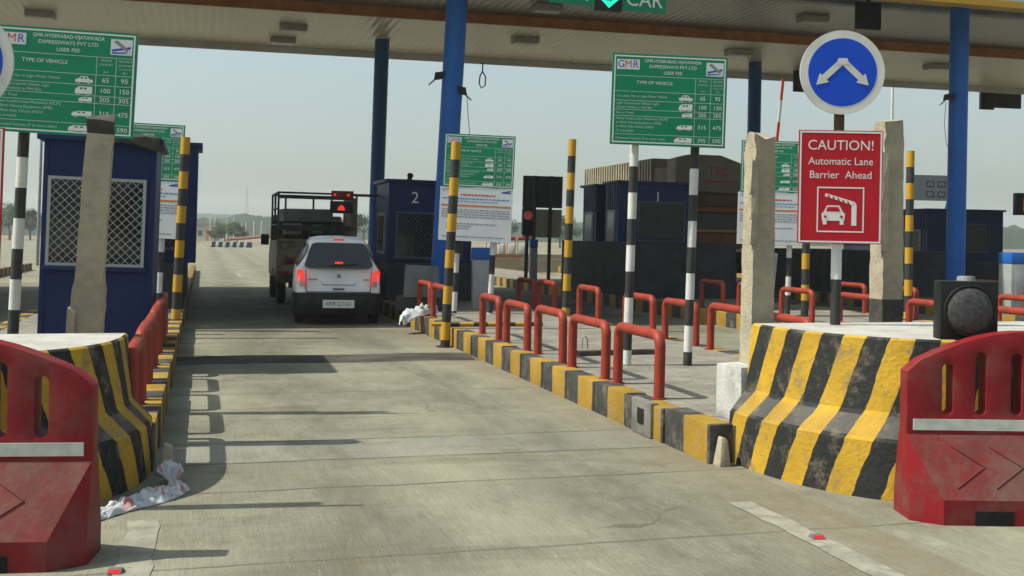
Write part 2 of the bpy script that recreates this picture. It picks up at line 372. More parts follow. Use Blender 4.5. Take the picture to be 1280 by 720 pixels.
# the low bump of worn dark concrete ahead of the canopy
bv = []
for i in range(25):
    t = i/24; x = -.27+t*3.36
    for k in range(9):
        s = k/8; bv.append((x, 12.75+s*.8+.05*math.sin(x*3), .002+.035*math.sin(math.pi*s)))
struct(MB().add(bv, [(i*9+k, (i+1)*9+k, (i+1)*9+k+1, i*9+k+1) for i in range(24) for k in range(8)]).build('road_hump', mat('hump grime', (0.055,0.05,0.042), .9, (0.11,0.10,0.085), 2.2, (.4,.65), bump=.5, stretch=(.6,1.5,1))))
# painted edge lines, worn and broken
def line(x, y0, y1, wd):
    vs = []; n = 40
    for i in range(n+1):
        y = y0+(y1-y0)*i/n; e = random.uniform(-.012,.012)
        vs += [(x-wd/2+random.uniform(-.012,.012), y, .004), (x+wd/2+e, y, .004)]
    return struct(MB().add(vs, [(2*i,2*i+1,2*i+3,2*i+2) for i in range(n)]).build('road_marking', M['line']))
line(2.88, .5, 5.62, .14); line(-.27, .5, 5.9, .15)
line(-4.3, 38, 41, .15); line(1.2, 38, 41, .15); line(-1.6, 52, 55, .15); line(-8, 45, 48, .15)

M['paver'] = mat('cement pavers', (0.32,0.30,0.25), .9, (0.23,0.215,0.185), 3, bump=.5, bscale=18, dirt=(.22,.2,.17), dscale=1.6, dlim=(.5,.72))
def pav_joint(K):
    n = K.node_tree.nodes; l = K.node_tree.links; b = n['Principled BSDF']
    src = b.inputs['Base Color'].links[0].from_socket
    tc = n.new('ShaderNodeTexCoord'); br = n.new('ShaderNodeTexBrick'); l.new(tc.outputs['Object'], br.inputs[0])
    br.inputs['Scale'].default_value = 2.6; br.inputs['Mortar Size'].default_value = .012; br.inputs['Color1'].default_value=(1,1,1,1); br.inputs['Color2'].default_value=(.82,.82,.8,1); br.inputs['Mortar'].default_value=(.5,.48,.44,1)
    x = n.new('ShaderNodeMix'); x.data_type='RGBA'; x.blend_type='MULTIPLY'; x.inputs[0].default_value=.8
    l.new(src, x.inputs[6]); l.new(br.outputs['Color'], x.inputs[7]); l.new(x.outputs[2], b.inputs['Base Color'])
pav_joint(M['paver'])
M['kerb'] = stripes(mat('painted kerb', YEL, .8, bump=.45, bscale=28), 'Y', .74, (0.42,0.25,0.03), (0.06,0.06,0.056), .5, wearcol=(0.22,0.195,0.155), wear=(.50,.72), wscale=6)
ISL = [(-2.5,-.27,7.1,44),(3.16,5.55,6.62,44),(8.4,10.9,6.3,44),(14.1,16.5,6.3,44),(19.6,22.0,6.3,44),(-8.3,-6.0,6.3,44)]
KW = .17
for i, (x0,x1,y0,y1) in enumerate(ISL):
    p = MB()
    p.box(x0+KW, x1-KW, y0, y1, -.05, .243)
    o = p.build('pavement', M['paver']); struct(o)
    for s in (0,1):
        xa, xb = (x0, x0+KW) if s == 0 else (x1-KW, x1)
        kb = MB(); rnd = random.Random(i*2+s); y = y0
        while y < y1-.01:            # kerb stones, each settled a little differently
            L = min(.74, y1-y); e = rnd.uniform(-.006,.006)
            kb.box(xa+e, xb+e, y+.004, y+L-.004, -.05, .25+rnd.uniform(-.006,.006)); y += L
        k = kb.build('kerb', M['kerb'], bevel=.014); k.parent = o

# ------------------------------------------------------------------ canopy
can = thing('toll_canopy', 'broad canopy roof with cream ceiling, brown step and blue columns over the lanes', 'canopy', (4.2,24,0))
def cpart(b, name, mats, **k):
    o = b.build(name, mats, **k); o.parent = can; o.matrix_parent_inverse = Matrix.Translation((-4.2,-24,0)); return o
CX0, CX1, CY0, CYM, CY1 = -15, 30, 18.0, 26.4, 31.4
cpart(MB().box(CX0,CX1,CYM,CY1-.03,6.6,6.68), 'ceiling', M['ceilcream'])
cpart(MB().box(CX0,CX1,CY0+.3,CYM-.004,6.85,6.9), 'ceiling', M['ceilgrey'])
cpart(MB().box(CX0,CX1,CYM-.0,CYM+.06,6.603,6.849), 'beam', M['brown']).location.y = -.05
cpart(MB().box(CX0,CX1,CY1-.03,CY1+.05,6.42,7.5), 'fascia', mat('grey fascia', (0.70,0.71,0.68), .5, (.58,.59,.57), 1))
cpart(MB().box(CX0,CX1,CY0,CY0+.25,6.05,7.5,0).box(CX0,CX1,CY0-.02,CY0+.27,5.93,6.05,1), 'fascia', [mat('white fascia', (.6,.6,.57), .5), M['gold']])
cpart(MB().box(CX0,CX1,CY0+.01,CY1,7.5,7.62), 'roof', M['grey'])
for y in (19.8,22.4,29.5):
    cpart(MB().box(CX0,CX1,y-.12,y+.12,6.78 if y<26 else 6.53,6.86 if y<26 else 6.61), 'beam', M['grey']) if y == 22.4 else None
def column(x, y, lean, mt, top):
    b = MB(); n = 24
    b.cyl((0,0,.2),(0,0,top),.19,.19,n,0).cyl((0,0,.2),(0,0,.28),.33,.33,n,0).cyl((0,0,.28),(0,0,.42),.24,.2,n,0)
    o = b.build('column', mt); o.parent = can
    o.matrix_parent_inverse = Matrix.Translation((-4.2,-24,0)); pose(o, (x,y,0), 0, lean)
column(4.08,19.7,2.6,M['blue'],6.86); column(15.0,19.9,.2,M['blue'],6.86)
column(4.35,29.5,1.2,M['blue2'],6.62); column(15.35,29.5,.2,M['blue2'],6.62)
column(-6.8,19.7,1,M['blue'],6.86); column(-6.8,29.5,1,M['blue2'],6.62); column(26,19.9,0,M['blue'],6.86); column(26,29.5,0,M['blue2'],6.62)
for (px,py,near) in ((47,14,0),(363,31,0),(350,47,0),(653,47,0),(920,62,0),(1168,80,0),(1012,20,1),(680,6,1)):
    H = 6.85 if near else 6.6
    hy = 295+(px-640)*.014; d = (H-EYE)*1400/(hy-py); x, y = PD(px, d)
    y = min(y, 31.0)
    b = MB(); b.box(-.33,.33,-.22,.22,-.13,0.0,0).box(-.29,.29,-.18,.18,-.145,-.128,1)
    o = b.build('ceiling_light', [M['lampgrey'], M['white']], bevel=.02); o.parent = can
    o.matrix_parent_inverse = Matrix.Translation((-4.2,-24,0)); o.location = (x,y,H-.002)

# ------------------------------------------------------------------ poles, hoops
def banded_pole(name, label, cat, px, d, h, z0, r, colA, colB, seg, lean, group=None, topA=True):
    x, y = PD(px, d)
    b = MB(); z = h; k = 0
    while z > 0:
        zl = max(0, z-seg); b.cyl((0,0,zl),(0,0,z),r,r,16,(0 if topA else 1) if k%2==0 else (1 if topA else 0), cap=True); z = zl; k += 1
    b.cyl((0,0,-.002),(0,0,.012),r*1.8,r*1.8,16,1)
    o = b.build(name, [colA, colB]); pose(o, (x,y,z0), 0, lean)
    return tag(o, label, cat, group)
G_POLE = 'yellow and black banded poles on the islands'
banded_pole('marker_pole','yellow and black banded pole at the kerb corner in front of the blue column','pole',558,14.6,2.68,.0,.062,M['yellow'],M['black'],.235,2.4,G_POLE)
banded_pole('marker_pole','yellow and black banded pole on the left island beside the navy cabin','pole',221,15.3,2.5,.25,.062,M['yellow'],M['black'],.235,2.4,G_POLE)
banded_pole('marker_pole','yellow and black banded pole standing between the signal boards and the large fee sign','pole',708.5,17.3,2.72,.25,.062,M['yellow'],M['black'],.26,1.4,G_POLE)
banded_pole('marker_pole','yellow and black banded pole partly hidden behind the red caution sign','pole',1007,17.9,2.5,.25,.062,M['yellow'],M['black'],.25,.4,G_POLE)
banded_pole('marker_pole','yellow and black banded pole just right of the cream concrete post','pole',1136,17.4,2.62,.25,.062,M['yellow'],M['black'],.25,.2,G_POLE)
banded_pole('marker_pole','yellow pole top peeping over the roof of the navy cabin','pole',72,15.6,2.62,.25,.065,M['yellow'],M['black'],.235,1.6,G_POLE)

def hoop_mesh(w, h=.47, r=.042, bend=.09):
    pts = [(0,0,0),(0,0,h-bend)]
    for k in range(1,7): t = math.pi/2*k/6; pts.append((0, bend-bend*math.cos(t), h-bend+bend*math.sin(t)))
    for k in range(0,7): t = math.pi/2*k/6; pts.append((0, w-bend+bend*math.sin(t), h-bend+bend*math.cos(t)))
    pts.append((0,w,0))
    b = MB().tube(pts, r, 14)
    for yy in (0,w): b.cyl((0,yy,-.003),(0,yy,.008),r*1.45,r*1.45,14)
    return b
proto_hoop = None
ORD = ['nearest the camera','second from the camera','third from the camera','fourth from the camera','fifth from the camera','sixth from the camera','seventh from the camera','eighth from the camera','ninth from the camera','tenth from the camera']
def hoop(x, y, label, group, rz=0, wob=1.0, sc_=1.0):
    global proto_hoop
    if proto_hoop is None:
        proto_hoop = hoop_mesh(.88).build('hoop_rail', M['rust']); o = proto_hoop; tag(o, label, 'guard rail', group)
    else:
        o = proto_hoop.copy(); sc.collection.objects.link(o); o['label'] = label; o['group'] = group
    pose(o, (x,y,.243), rz+R(random.uniform(-1.5,1.5))*wob, random.uniform(-.6,1.2)*wob)
    o.scale = (1,sc_,1+random.uniform(-.02,.02))
    return o
hi = 0
for y in (7.85,9.02,10.2,11.42,12.6):
    hoop(3.33, y, 'rust red hoop rail on the right kerb of the open lane, '+ORD[hi], 'hoop rails along the right kerb of the open lane'); hi += 1
for k, y in enumerate((15.5,16.65)):
    hoop(3.32, y, 'rust red hoop rail beside the white sack and grey slab, '+('nearer one' if k==0 else 'farther one'), 'hoop rails by the sack')
for k, y in enumerate((7.95,9.2,10.4,11.65,12.9,14.9,16.95,18.1)):
    hoop(5.38, y, 'rust red hoop rail behind the large fee sign posts, '+ORD[k], 'hoop rails on the far edge of the fee sign island')
for k, y in enumerate((8.6,10.0,11.4,13.0,14.6,16.0,17.5)):
    hoop(8.58, y, 'rust red hoop rail on booth 1 island, lane side, '+ORD[k], 'hoop rails on the island of booth 1, lane side')
for k, y in enumerate((12.4,13.8,15.2,16.6)):
    hoop(10.75, y, 'rust red hoop rail on booth 1 island, far edge, '+ORD[k], 'hoop rails on the far edge of the island of booth 1')
for k, y in enumerate((14.6,16.1,17.6)):
    hoop(14.3, y, 'rust red hoop rail by the blue lidded cabinet, right edge, '+ORD[k], 'hoop rails by the grey cabinet')
for k, y in enumerate((7.32,8.42,9.52,10.62,11.72,12.82)):
    hoop(-.42, y, 'rust red hoop rail seen end on along the left kerb, '+ORD[k], 'hoop rails along the left kerb', wob=.4)
for k, y in enumerate((11.4,12.8)):
    hoop(-2.32, y, 'dark red hoop rail on the outer side of the left island, '+('nearer one' if k==0 else 'farther one'), 'hoop rails on the outer side of the left island')

# ------------------------------------------------------------------ crash noses of the islands
def nose(label, cx, yb, hw, semi, slope):
    n = 56; prof = [(0,0),(.006,.18),(.015,.325),(.03,.345),(.115,.455),(.13,.48),(.165,.89),(.18,.903)]
    ex = 2.5; plan = []
    for i in range(n+1):
        t = math.pi*i/n; c, s = math.cos(t), math.sin(t)
        plan.append((-(abs(c)**(2/ex))*math.copysign(1,c)*hw, -(s**(2/ex))*semi))
    b = MB(); u = 0; us = [0]
    for i in range(n): us.append(us[-1]+math.dist(plan[i],plan[i+1]))
    for i, (x,y) in enumerate(plan):
        a = plan[max(i-1,0)]; c = plan[min(i+1,n)]; tx, ty = c[0]-a[0], c[1]-a[1]; L = math.hypot(tx,ty)
        nx, ny = -ty/L, tx/L              # inward
        for j, (o_, z) in enumerate(prof):
            b.uv[len(b.v)] = (us[i], z)
            b.v.append(Vector((x+nx*o_*(1 if 0<i<n else 1), min(y+ny*o_, 0), z)))
    k = len(prof); av = [0]
    for j in range(1,k): av.append(av[-1]+math.dist(prof[j-1],prof[j]))
    for q_ in b.uv: b.uv[q_] = (b.uv[q_][0], av[q_%k])
    for i in range(n):
        for j in range(k-1): b.f.append((i*k+j,(i+1)*k+j,(i+1)*k+j+1,i*k+j+1)); b.m.append(2 if prof[j][1] in (.345,) else 0)
    top = [i*k+k-1 for i in range(n+1)]
    b.f.append(tuple(top)); b.m.append(1)
    b.f.append(tuple([j for j in range(k)]+[n*k+j for j in range(k-1,-1,-1)])); b.m.append(1)
    K = stripes(mat('striped nose paint', YEL, .75, bump=.5, bscale=26), 'X', .335, (0.56,0.34,0.03), (0.026,0.028,0.028), .5, uv=True, slope=slope, wearcol=(0.19,0.16,0.11), wear=(.52,.70), wscale=8, phase=.15)
    K2 = stripes(mat('dusty ledge paint', YEL, .85, bump=.5, bscale=26), 'X', .335, (0.50,0.31,0.045), (0.11,0.105,0.095), .5, uv=True, slope=slope, wearcol=(0.26,0.22,0.16), wear=(.52,.72), wscale=5, phase=.15)
    o = b.build('crash_barrier', [K, M['capwhite'], K2], sharp=14); pose(o, (cx,yb,-.003))
    return tag(o, label, 'crash barrier', 'striped concrete island noses')
nose('rounded concrete nose with yellow and black slanting stripes under the red caution sign', 4.565, 6.72, 1.225, 1.52, -.36)
nose('rounded concrete nose with yellow and black stripes and white top at the left edge', -1.40, 7.35, 1.12, 1.35, .36).scale = (1,1,.91)
tag(pose(MB().hexa([(-.035,-.04,0),(.045,-.05,0),(-.035,.06,0),(.045,.06,0),(-.005,-.02,.19),(.035,-.02,.17),(-.005,.05,.19),(.035,.05,.17)]).build('kerb_stone', M['conc'], bevel=.015, jitter=.006), (3.22,6.56,0)), 'small pale rough stone stood against the kerb end by the striped nose', 'stone')
tag(pose(MB().hexa([(-.035,-.04,0),(.045,-.05,0),(-.035,.06,0),(.045,.06,0),(-.005,-.02,.19),(.035,-.02,.17),(-.005,.05,.19),(.035,.05,.17)]).build('kerb_stone', M['conc'], bevel=.015, jitter=.006), (-.2,6.98,0)), 'small pale rough stone between the left striped nose and its kerb', 'stone')

# ragged concrete posts
def conc_post(label, x, y, z0, h, wd, lean, seed, dark=None, block=None, tip=0, rz=0, parts=None):
    t = thing('concrete_post', label, 'post', (x,y,z0), rz, lean, 'rough cream concrete posts')
    rnd = random.Random(seed); b = MB(); nz = 34
    rows = []
    for i in range(nz+1):
        z = h*i/nz; sh = [rnd.uniform(-.0028,.0028) for _ in range(8)]
        if i > nz-4: sh = [s*4.0 for s in sh]
        a = wd/2; c = a*.86
        base = [(-a,-c),(0,-a),(a,-c),(a,0),(a,c),(0,a),(-a,c),(-a,0)]
        base = [(-a,-a),(0,-a),(a,-a),(a,0),(a,a),(0,a),(-a,a),(-a,0)]
        taper = 1.0 - .10*i/nz
        flare = 1.0
        if parts == 'flare' and z < .85: flare = 1.18
        zz = z + (rnd.uniform(-.03,.02) if i == nz else 0)
        rows.append([((px_+sh[k]*(1 if px_ else .4))*taper*flare, (py_+sh[(k+3)%8])*taper, zz+(rnd.uniform(-.05,.02) if i==nz else 0)) for k,(px_,py_) in enumerate(base)])
    for i in range(nz):
        o = len(b.v); 
        if i == 0: b.v += [Vector(p) for p in rows[0]]
        o = len(b.v)-8; b.v += [Vector(p) for p in rows[i+1]]
        for k in range(8):
            zmid = h*(i+.5)/nz
            mi = 1 if (dark and dark[0] <= zmid <= dark[1]) else 0
            b.f.append((o+k,o+(k+1)%8,o+8+(k+1)%8,o+8+k)); b.m.append(mi)
    b.f.append(tuple(len(b.v)-8+k for k in range(8))); b.m.append(1 if dark and dark[1]>=h else 0)
    dk = mat('sooty concrete', (0.055,0.052,0.046), .9, (0.10,0.09,0.075), 6, bump=.6)
    b.build('shaft', [M['conc'], dk], t, sharp=40)
    # shards of thin render still clinging to the left edge
    sb = MB()
    for k in range(3 if parts != 'flare' else 1):
        z = h*(.52+.11*k) if parts != 'flare' else .25; L = h*(.14 if parts!='flare' else .22)
        sb.hexa([(-wd*.66,-wd*.58,z),(-wd*.36,-wd*.58,z+.02),(-wd*.66,-wd*.35,z),(-wd*.36,-wd*.35,z),(-wd*.62,-wd*.58,z+L),(-wd*.36,-wd*.58,z+L-.03),(-wd*.62,-wd*.35,z+L),(-wd*.36,-wd*.35,z+L)])
    sb.build('loose_render', M['conc'], t, jitter=.006)
    return t
conc_post('rough cream concrete post standing on a white block left of the caution sign', 3.65, 6.93, .60, 1.58, .168, .3, 3)
conc_post('cream concrete post with black foot right of the caution sign', 5.12, 7.62, .25, 2.15, .185, 0, 9, dark=(0,.76))
conc_post('leaning cream concrete post with sooty top in front of the navy cabin', -.78, 8.05, .25, 1.97, .185, 3.2, 5, dark=(1.87,2.2), parts='flare')
tag(pose(MB().box(-.15,.13,-.15,.15,0,.37).build('concrete_block', M['blockwhite'], bevel=.016, jitter=.006), (3.57,6.90,.24), R(8)), 'white painted concrete block carrying the cream post beside the striped nose', 'block')

# ------------------------------------------------------------------ signs
def posts(t, xs, zt, r, dark_first, seg=.25, name='post', y=.06):
    for i, x in enumerate(xs):
        b = MB(); z = zt; k = 1 if dark_first[i] else 0
        while z > 0:
            zl = max(0, z-seg); b.cyl((x,y,zl),(x,y,z),r,r,14,k%2); z = zl; k += 1
        b.build(name, [M['white'], M['black']], t)

SIGN_M = [M['green'], M['ink'], M['inkdim'], M['logored'], M['logoblue'], M['paper'], M['grey']]
def fee_panel(W, Hh):
    """green fee table, origin at its lower left corner"""
    b = MB(); S = W/1.10
    b.box(0,W,0,.02,0,Hh,0); y = -.0015
    def ln(x0,x1,z0,z1,m=1): b.rect(x0,x1,z0,z1,y,m)
    e = .012*S; g = .018*S
    for (x0,x1,z0,z1) in ((g,W-g,g,g+e),(g,W-g,Hh-g-e,Hh-g),(g,g+e,g+e,Hh-g-e),(W-g-e,W-g,g+e,Hh-g-e)): ln(x0,x1,z0,z1)
    q = lambda f: Hh*(1-f)
    t = .0045*S; x1 = W*.725; x2 = W*.86
    for f in (.245,.415,.515,.615,.685,.885): ln(g+e, W-g-e, q(f)-t/2, q(f)+t/2, 2)
    for x in (x1,x2): ln(x-t/2, x+t/2, g+e, q(.245)-t, 2)
    # heading, logo and picture
    ln(W*.04,W*.235,q(.175),q(.065),5); y = -.003
    lx = W*.137; lz = q(.12); ls = .098*S
    b.text('G', ls, W*.075, lz, y, 4, sx=.95); b.text('M', ls, W*.137, lz, y, 3, sx=.95); b.text('R', ls, W*.200, lz, y, 4, sx=.95)
    y = -.0015; ln(W*.815,W*.965,q(.215),q(.065),5)
    y = -.003
    b.add([(W*.825,y,q(.185)),(W*.955,y,q(.15)),(W*.955,y,q(.13)),(W*.825,y,q(.165))],[(0,1,2,3)],4)
    b.add([(W*.835,y-.001,q(.09)),(W*.86,y-.001,q(.075)),(W*.945,y-.001,q(.165)),(W*.925,y-.001,q(.18))],[(0,1,2,3)],6)
    b.add([(W*.825,y-.001,q(.205)),(W*.93,y-.001,q(.195)),(W*.93,y-.001,q(.185)),(W*.825,y-.001,q(.19))],[(0,1,2,3)],4)
    h = .042*S
    b.text('GMR HYDERABAD-VIJAYAWADA', h*1.02, W*.525, q(.075), y, 1, sx=.86)
    b.text('EXPRESSWAYS PVT LTD', h*1.02, W*.525, q(.135), y, 1, sx=1.0); b.text('USER FEE', h, W*.525, q(.20), y, 1, sx=1.05)
    b.text('TYPE OF VEHICLE', h, W*.37, q(.315), y, 1, sx=1.05)
    for xx, a in ((W*.792,'SINGLE'),(W*.923,'RETURN')):
        b.text(a, .026*S, xx, q(.275), y, 2); b.text('JOURNEY', .024*S, xx, q(.315), y, 2)
        b.text('(Rs.)', .022*S, xx, q(.385), y, 2)
    b.text('WITHIN DAY', .016*S, W*.923, q(.35), y, 2)
    rows = (('Car, Jeep, Van or Light Motor Vehicle',.465),('Light Commercial Vehicle, Light',.545),('Goods Vehicle or Mini Bus',.588),('Bus or Truck',.65),
            ('Heavy Construction Machinery (HCM)',.712),('or Earth Moving Equipment (EME)',.757),('or Multi Axle Vehicle (MAV)',.802),('(3 to 6 axles)',.847),('Oversized Vehicles (7 or more axles)',.93))
    for s_, f in rows: b.text(s_, .033*S, W*.045, q(f), y, 2, 'LEFT', sx=.95)
    for a, c, f in (('65','95',.465),('100','150',.565),('205','305',.65),('315','475',.785),('395','590',.93)):
        b.text(a, .053*S, W*.792, q(f), y, 1, sx=1.05); b.text(c, .053*S, W*.923, q(f), y, 1, sx=1.05)
    # little pictures of vehicles
    def veh(cx, cz, L, Hv, cab):
        zb = cz-Hv/2
        if cab == 'car': pts = [(0,0),(L,0),(L,.5*Hv),(.8*L,.55*Hv),(.68*L,Hv),(.3*L,Hv),(.16*L,.55*Hv),(0,.5*Hv)]
        else: pts = [(0,0),(L,0),(L,Hv),(cab*L,Hv),(cab*L,.85*Hv),(.08*L,.8*Hv),(0,.4*Hv)]
        b.add([(cx-L/2+p[0], y, zb+p[1]) for p in pts], [tuple(range(len(pts)))], 1)
        for wx in ((.2,.78) if L < .16*S else (.12,.3,.7,.85)):
            c0 = (cx-L/2+wx*L, zb); r = .011*S
            b.add([(c0[0]+r*math.cos(2*math.pi*k/10), y-.001, c0[1]+r*math.sin(2*math.pi*k/10)) for k in range(10)], [tuple(range(10))], 1)
            b.add([(c0[0]+r*.5*math.cos(2*math.pi*k/8), y-.002, c0[1]+r*.5*math.sin(2*math.pi*k/8)) for k in range(8)], [tuple(range(8))], 0)
        for k in range(2): b.add([(cx-L*.22+L*.24*k, y-.001, zb+Hv*.58),(cx-L*.06+L*.24*k, y-.001, zb+Hv*.58),(cx-L*.06+L*.24*k, y-.001, zb+Hv*.85),(cx-L*.22+L*.24*k, y-.001, zb+Hv*.85)], [(0,1,2,3)], 0)
    veh(W*.645,q(.465),.13*S,.05*S,'car'); veh(W*.645,q(.567),.13*S,.06*S,.2); veh(W*.66,q(.652),.10*S,.036*S,.3); veh(W*.64,q(.79),.15*S,.04*S,.25); veh(W*.63,q(.93),.17*S,.045*S,.2)
    return b
FEE = fee_panel(1.10,.86)
def fee_sign(label, x, y, zb, rz, lean, dark_band_first):  # last argument: which posts begin with a black painted band at the top
    t = thing('fee_sign', label, 'sign', (x,y,.243), rz, lean, 'large green toll fee signs')
    f = fee_panel(1.10,.86).build('panel', SIGN_M, t, smooth=False); f.location = (-.55,0,zb-.243)
    bk = MB(); 
    for zz in (.15,.62): bk.box(-.5,.5,.022,.05,zb-.243+zz,zb-.243+zz+.04)
    bk.build('bracket', M['grey'], t)
    posts(t, (-.30,.285), zb-.243+.8, .042, dark_band_first, .25, y=.095)
    return t
x, y = PD(827,10.6); fee_sign('large green fee table sign on two black and white posts right of the open lane', x, y, 2.33, R(-12), 1.2, (1,0))
x, y = PD(60,8.7); fee_sign('large green fee table sign cut by the left edge of the picture', x, y, 2.29, R(-10), 2.4, (0,1)).scale = (1,1,.955)

NOT_M = [M['paper'], M['logored'], M['blueink'], M['orange'], M['greyink'], M['logoblue']]
def notice_panel(W, Hh):
    b = MB(); b.box(0,W,0,.015,0,Hh,0); y = -.002; q = lambda f: Hh*(1-f)
    def dash(x0,x1,f,h,m,seed):
        rnd = random.Random(seed); x = x0
        while x < x1:
            L = rnd.uniform(.02,.065); b.rect(x, min(x+L,x1), q(f), q(f)+h, y, m); x += L+.012
    b.text('G', .07, W*.045, q(.06), y, 5); b.text('M', .07, W*.1, q(.06), y, 1); b.text('R', .07, W*.16, q(.06), y, 5)
    b.rect(W*.84,W*.97,q(.085),q(.06),y,5); b.add([(W*.86,y,q(.06)),(W*.97,y,q(.03)),(W*.97,y,q(.045)),(W*.88,y,q(.07))],[(0,1,2,3)],5)
    dash(W*.28,W*.76,.155,.024,1,1); dash(W*.03,W*.95,.225,.02,2,2)
    dash(W*.15,W*.8,.275,.015,2,3)
    b.rect(W*.02,W*.98,q(.36),q(.325),y,3)
    for k, f in enumerate((.43,.475,.52,.565)): dash(W*.03,W*.97,f,.02,4,10+k)
    for k, (f, e) in enumerate(((.69,.78),(.735,.45),(.78,.4),(.93,.9))): dash(W*.1 if k<3 else W*.05, W*e, f, .018, 4, 20+k)
    return b
def double_sign(label, px, d, zb, rz, lean):
    x, y = PD(px, d)
    t = thing('fee_sign', label, 'sign', (x,y,.243), rz, lean, 'green fee boards with a white notice below')
    f = FEE2.build('panel', SIGN_M, t, smooth=False) if False else None
    o = bpy.data.objects.new('panel', FEEME); sc.collection.objects.link(o); o.parent = t; o.location = (-.55,0,zb+.84-.243)
    o2 = bpy.data.objects.new('notice', NOTME); sc.collection.objects.link(o2); o2.parent = t; o2.location = (-.58,.004,zb-.243)
    posts(t, (.28,-.28), zb-.243+1.6, .045, (1,0), .3, y=.09)
    return t
tmp = fee_panel(1.10,.82).build('panel', SIGN_M, smooth=False); FEEME = tmp.data; bpy.data.objects.remove(tmp)
tmp = notice_panel(1.13,.835).build('notice', NOT_M, smooth=False); NOTME = tmp.data; bpy.data.objects.remove(tmp)
double_sign('green fee board above a white notice, leaning in front of the blue column', 591, 17.4, 1.37, R(-14), 2.0)
double_sign('green fee board above a white notice, half hidden behind the navy cabin', 172, 16.3, 1.37, R(-14), 2.4)
double_sign('green fee board above a white notice, half hidden by the caution sign', 965, 17.9, 1.38, R(-16), 1.0)
# the same kind of board seen from behind, far end of booth 1's island
x, y = PD(676,31.0)
t = thing('fee_sign', 'backs of two boards, dark above cream, on a post beyond the lanes', 'sign', (x,y,.243), R(-14), .8)
MB().box(-.55,.55,0,.03,2.02,2.9).build('panel', mat('dark board back', (.045,.05,.045), .6, (.06,.065,.06), 3), t, bevel=.005)
MB().prism([(-.56,1.3),(-.5,1.2),(.48,1.2),(.55,1.3),(.55,1.98),(-.56,1.98)],.03,.06).build('notice', mat('cream board back', (.48,.44,.33), .6, (.42,.38,.28), 3), t)
for q_ in (.22,-.22): MB().box(q_-.03,q_+.03,-.05,0,1.22,2.9).build('bracket', M['dark'], t)
MB().cyl((-.22,-.08,0),(-.22,-.08,2.9),.05,.05,12).cyl((.22,-.08,0),(.22,-.08,2.9),.05,.05,12).build('post', M['black'], t)

# round arrow sign with red caution board
def arrow_disc(t, z, r, y0):
    b = MB(); b.disc((0,z), r, y0, y0+.015, 48, 0).disc((0,z), r*.81, y0-.002, y0+.002, 48, 1); y = y0-.005
    s = r/.275
    def bar(x0,z0,x1,z1,h):
        d = math.hypot(x1-x0,z1-z0); nx, nz = -(z1-z0)/d*h, (x1-x0)/d*h
        b.add([(x0+nx,y,z+z0+nz),(x0-nx,y,z+z0-nz),(x1-nx,y,z+z1-nz),(x1+nx,y,z+z1+nz)],[(0,1,2,3)],0)
    for sx in (-1,1):
        bar(sx*-.006*s*0+sx*.0, .075*s, sx*.128*s, -.045*s, .021*s)
        # arrow head
        ux, uz = .73*sx, -.68; px_, pz_ = -uz, ux
        cx, cz = sx*.118*s, -.036*s
        b.add([(cx+ux*.072*s, y-.001, z+cz+uz*.072*s),(cx+px_*.045*s, y-.001, z+cz+pz_*.045*s*.9),(cx-px_*.045*s, y-.001, z+cz-pz_*.045*s*.9)],[(0,1,2)],0)
    b.add([(-.045*s,y-.0015,z+.05*s),(.045*s,y-.0015,z+.05*s),(.028*s,y-.0015,z+.092*s),(-.028*s,y-.0015,z+.092*s)],[(0,1,2,3)],0)
    return b.build('round_plate', [M['white'], M['signblue']], t)
def caution(t, W, z0, z1, y0):
    b = MB(); b.box(-W/2,W/2,y0,y0+.015,z0,z1,0); y = y0-.002; H = z1-z0
    def fr(x0,x1,a,c,th,m=1,yy=None):
        yy = y if yy is None else yy
        for r_ in ((x0,x1,a,a+th),(x0,x1,c-th,c),(x0,x0+th,a+th,c-th),(x1-th,x1,a+th,c-th)): b.rect(*r_, yy, m)
    fr(-W/2+.006,W/2-.006,z0+.006,z1-.006,.011)
    b.text('CAUTION!', .092, 0, z1-H*.135, y, 1, sx=.98); b.text('Automatic Lane', .070, 0, z1-H*.275, y, 1, sx=.94); b.text('Barrier  Ahead', .070, 0, z1-H*.395, y, 1, sx=.97)
    pw = .30; pz0 = z0+H*.10; pz1 = z0+H*.50; fr(-pw*.5,pw*.52,pz0,pz1,.009)
    cz = pz0+.05
    def pg(pts,m=1,k=0): b.add([(px_,y-.001*k,pz_) for px_,pz_ in pts],[tuple(range(len(pts)))],m)
    pg([(-.115,cz+.025),(.03,cz+.025),(.034,cz+.07),(.018,cz+.085),(-.003,cz+.125),(-.085,cz+.125),(-.103,cz+.085),(-.119,cz+.07)])
    pg([(-.09,cz+.085),(.003,cz+.085),(-.01,cz+.115),(-.08,cz+.115)],0,1)
    pg([(-.11,cz),(-.085,cz),(-.085,cz+.025),(-.11,cz+.025)]); pg([(.0,cz),(.025,cz),(.025,cz+.025),(.0,cz+.025)])
    for xx in (-.095,.01): b.disc((xx,cz+.052),.009,y-.003,y-.001,10,0)
    pg([(.075,cz-.005),(.108,cz-.005),(.108,cz+.13),(.095,cz+.15),(.075,cz+.13)])
    pg([(.09,cz+.125),(.095,cz+.15),(-.095,cz+.205),(-.10,cz+.185)])
    for k in range(5):
        f = .12+.17*k; xx = .085-.185*f; zz = cz+.133+.057*f
        pg([(xx,zz-.008),(xx-.012,zz-.006),(xx-.02,zz+.014),(xx-.008,zz+.012)],0,2)
    return b.build('panel', [M['signred'], M['ink']], t, smooth=False)
t = thing('lane_sign', 'round blue arrow sign above a red caution board on the striped nose', 'sign', (*PD(1047,7.35),.90), R(-17), .3, 'round arrow signs on the island noses')
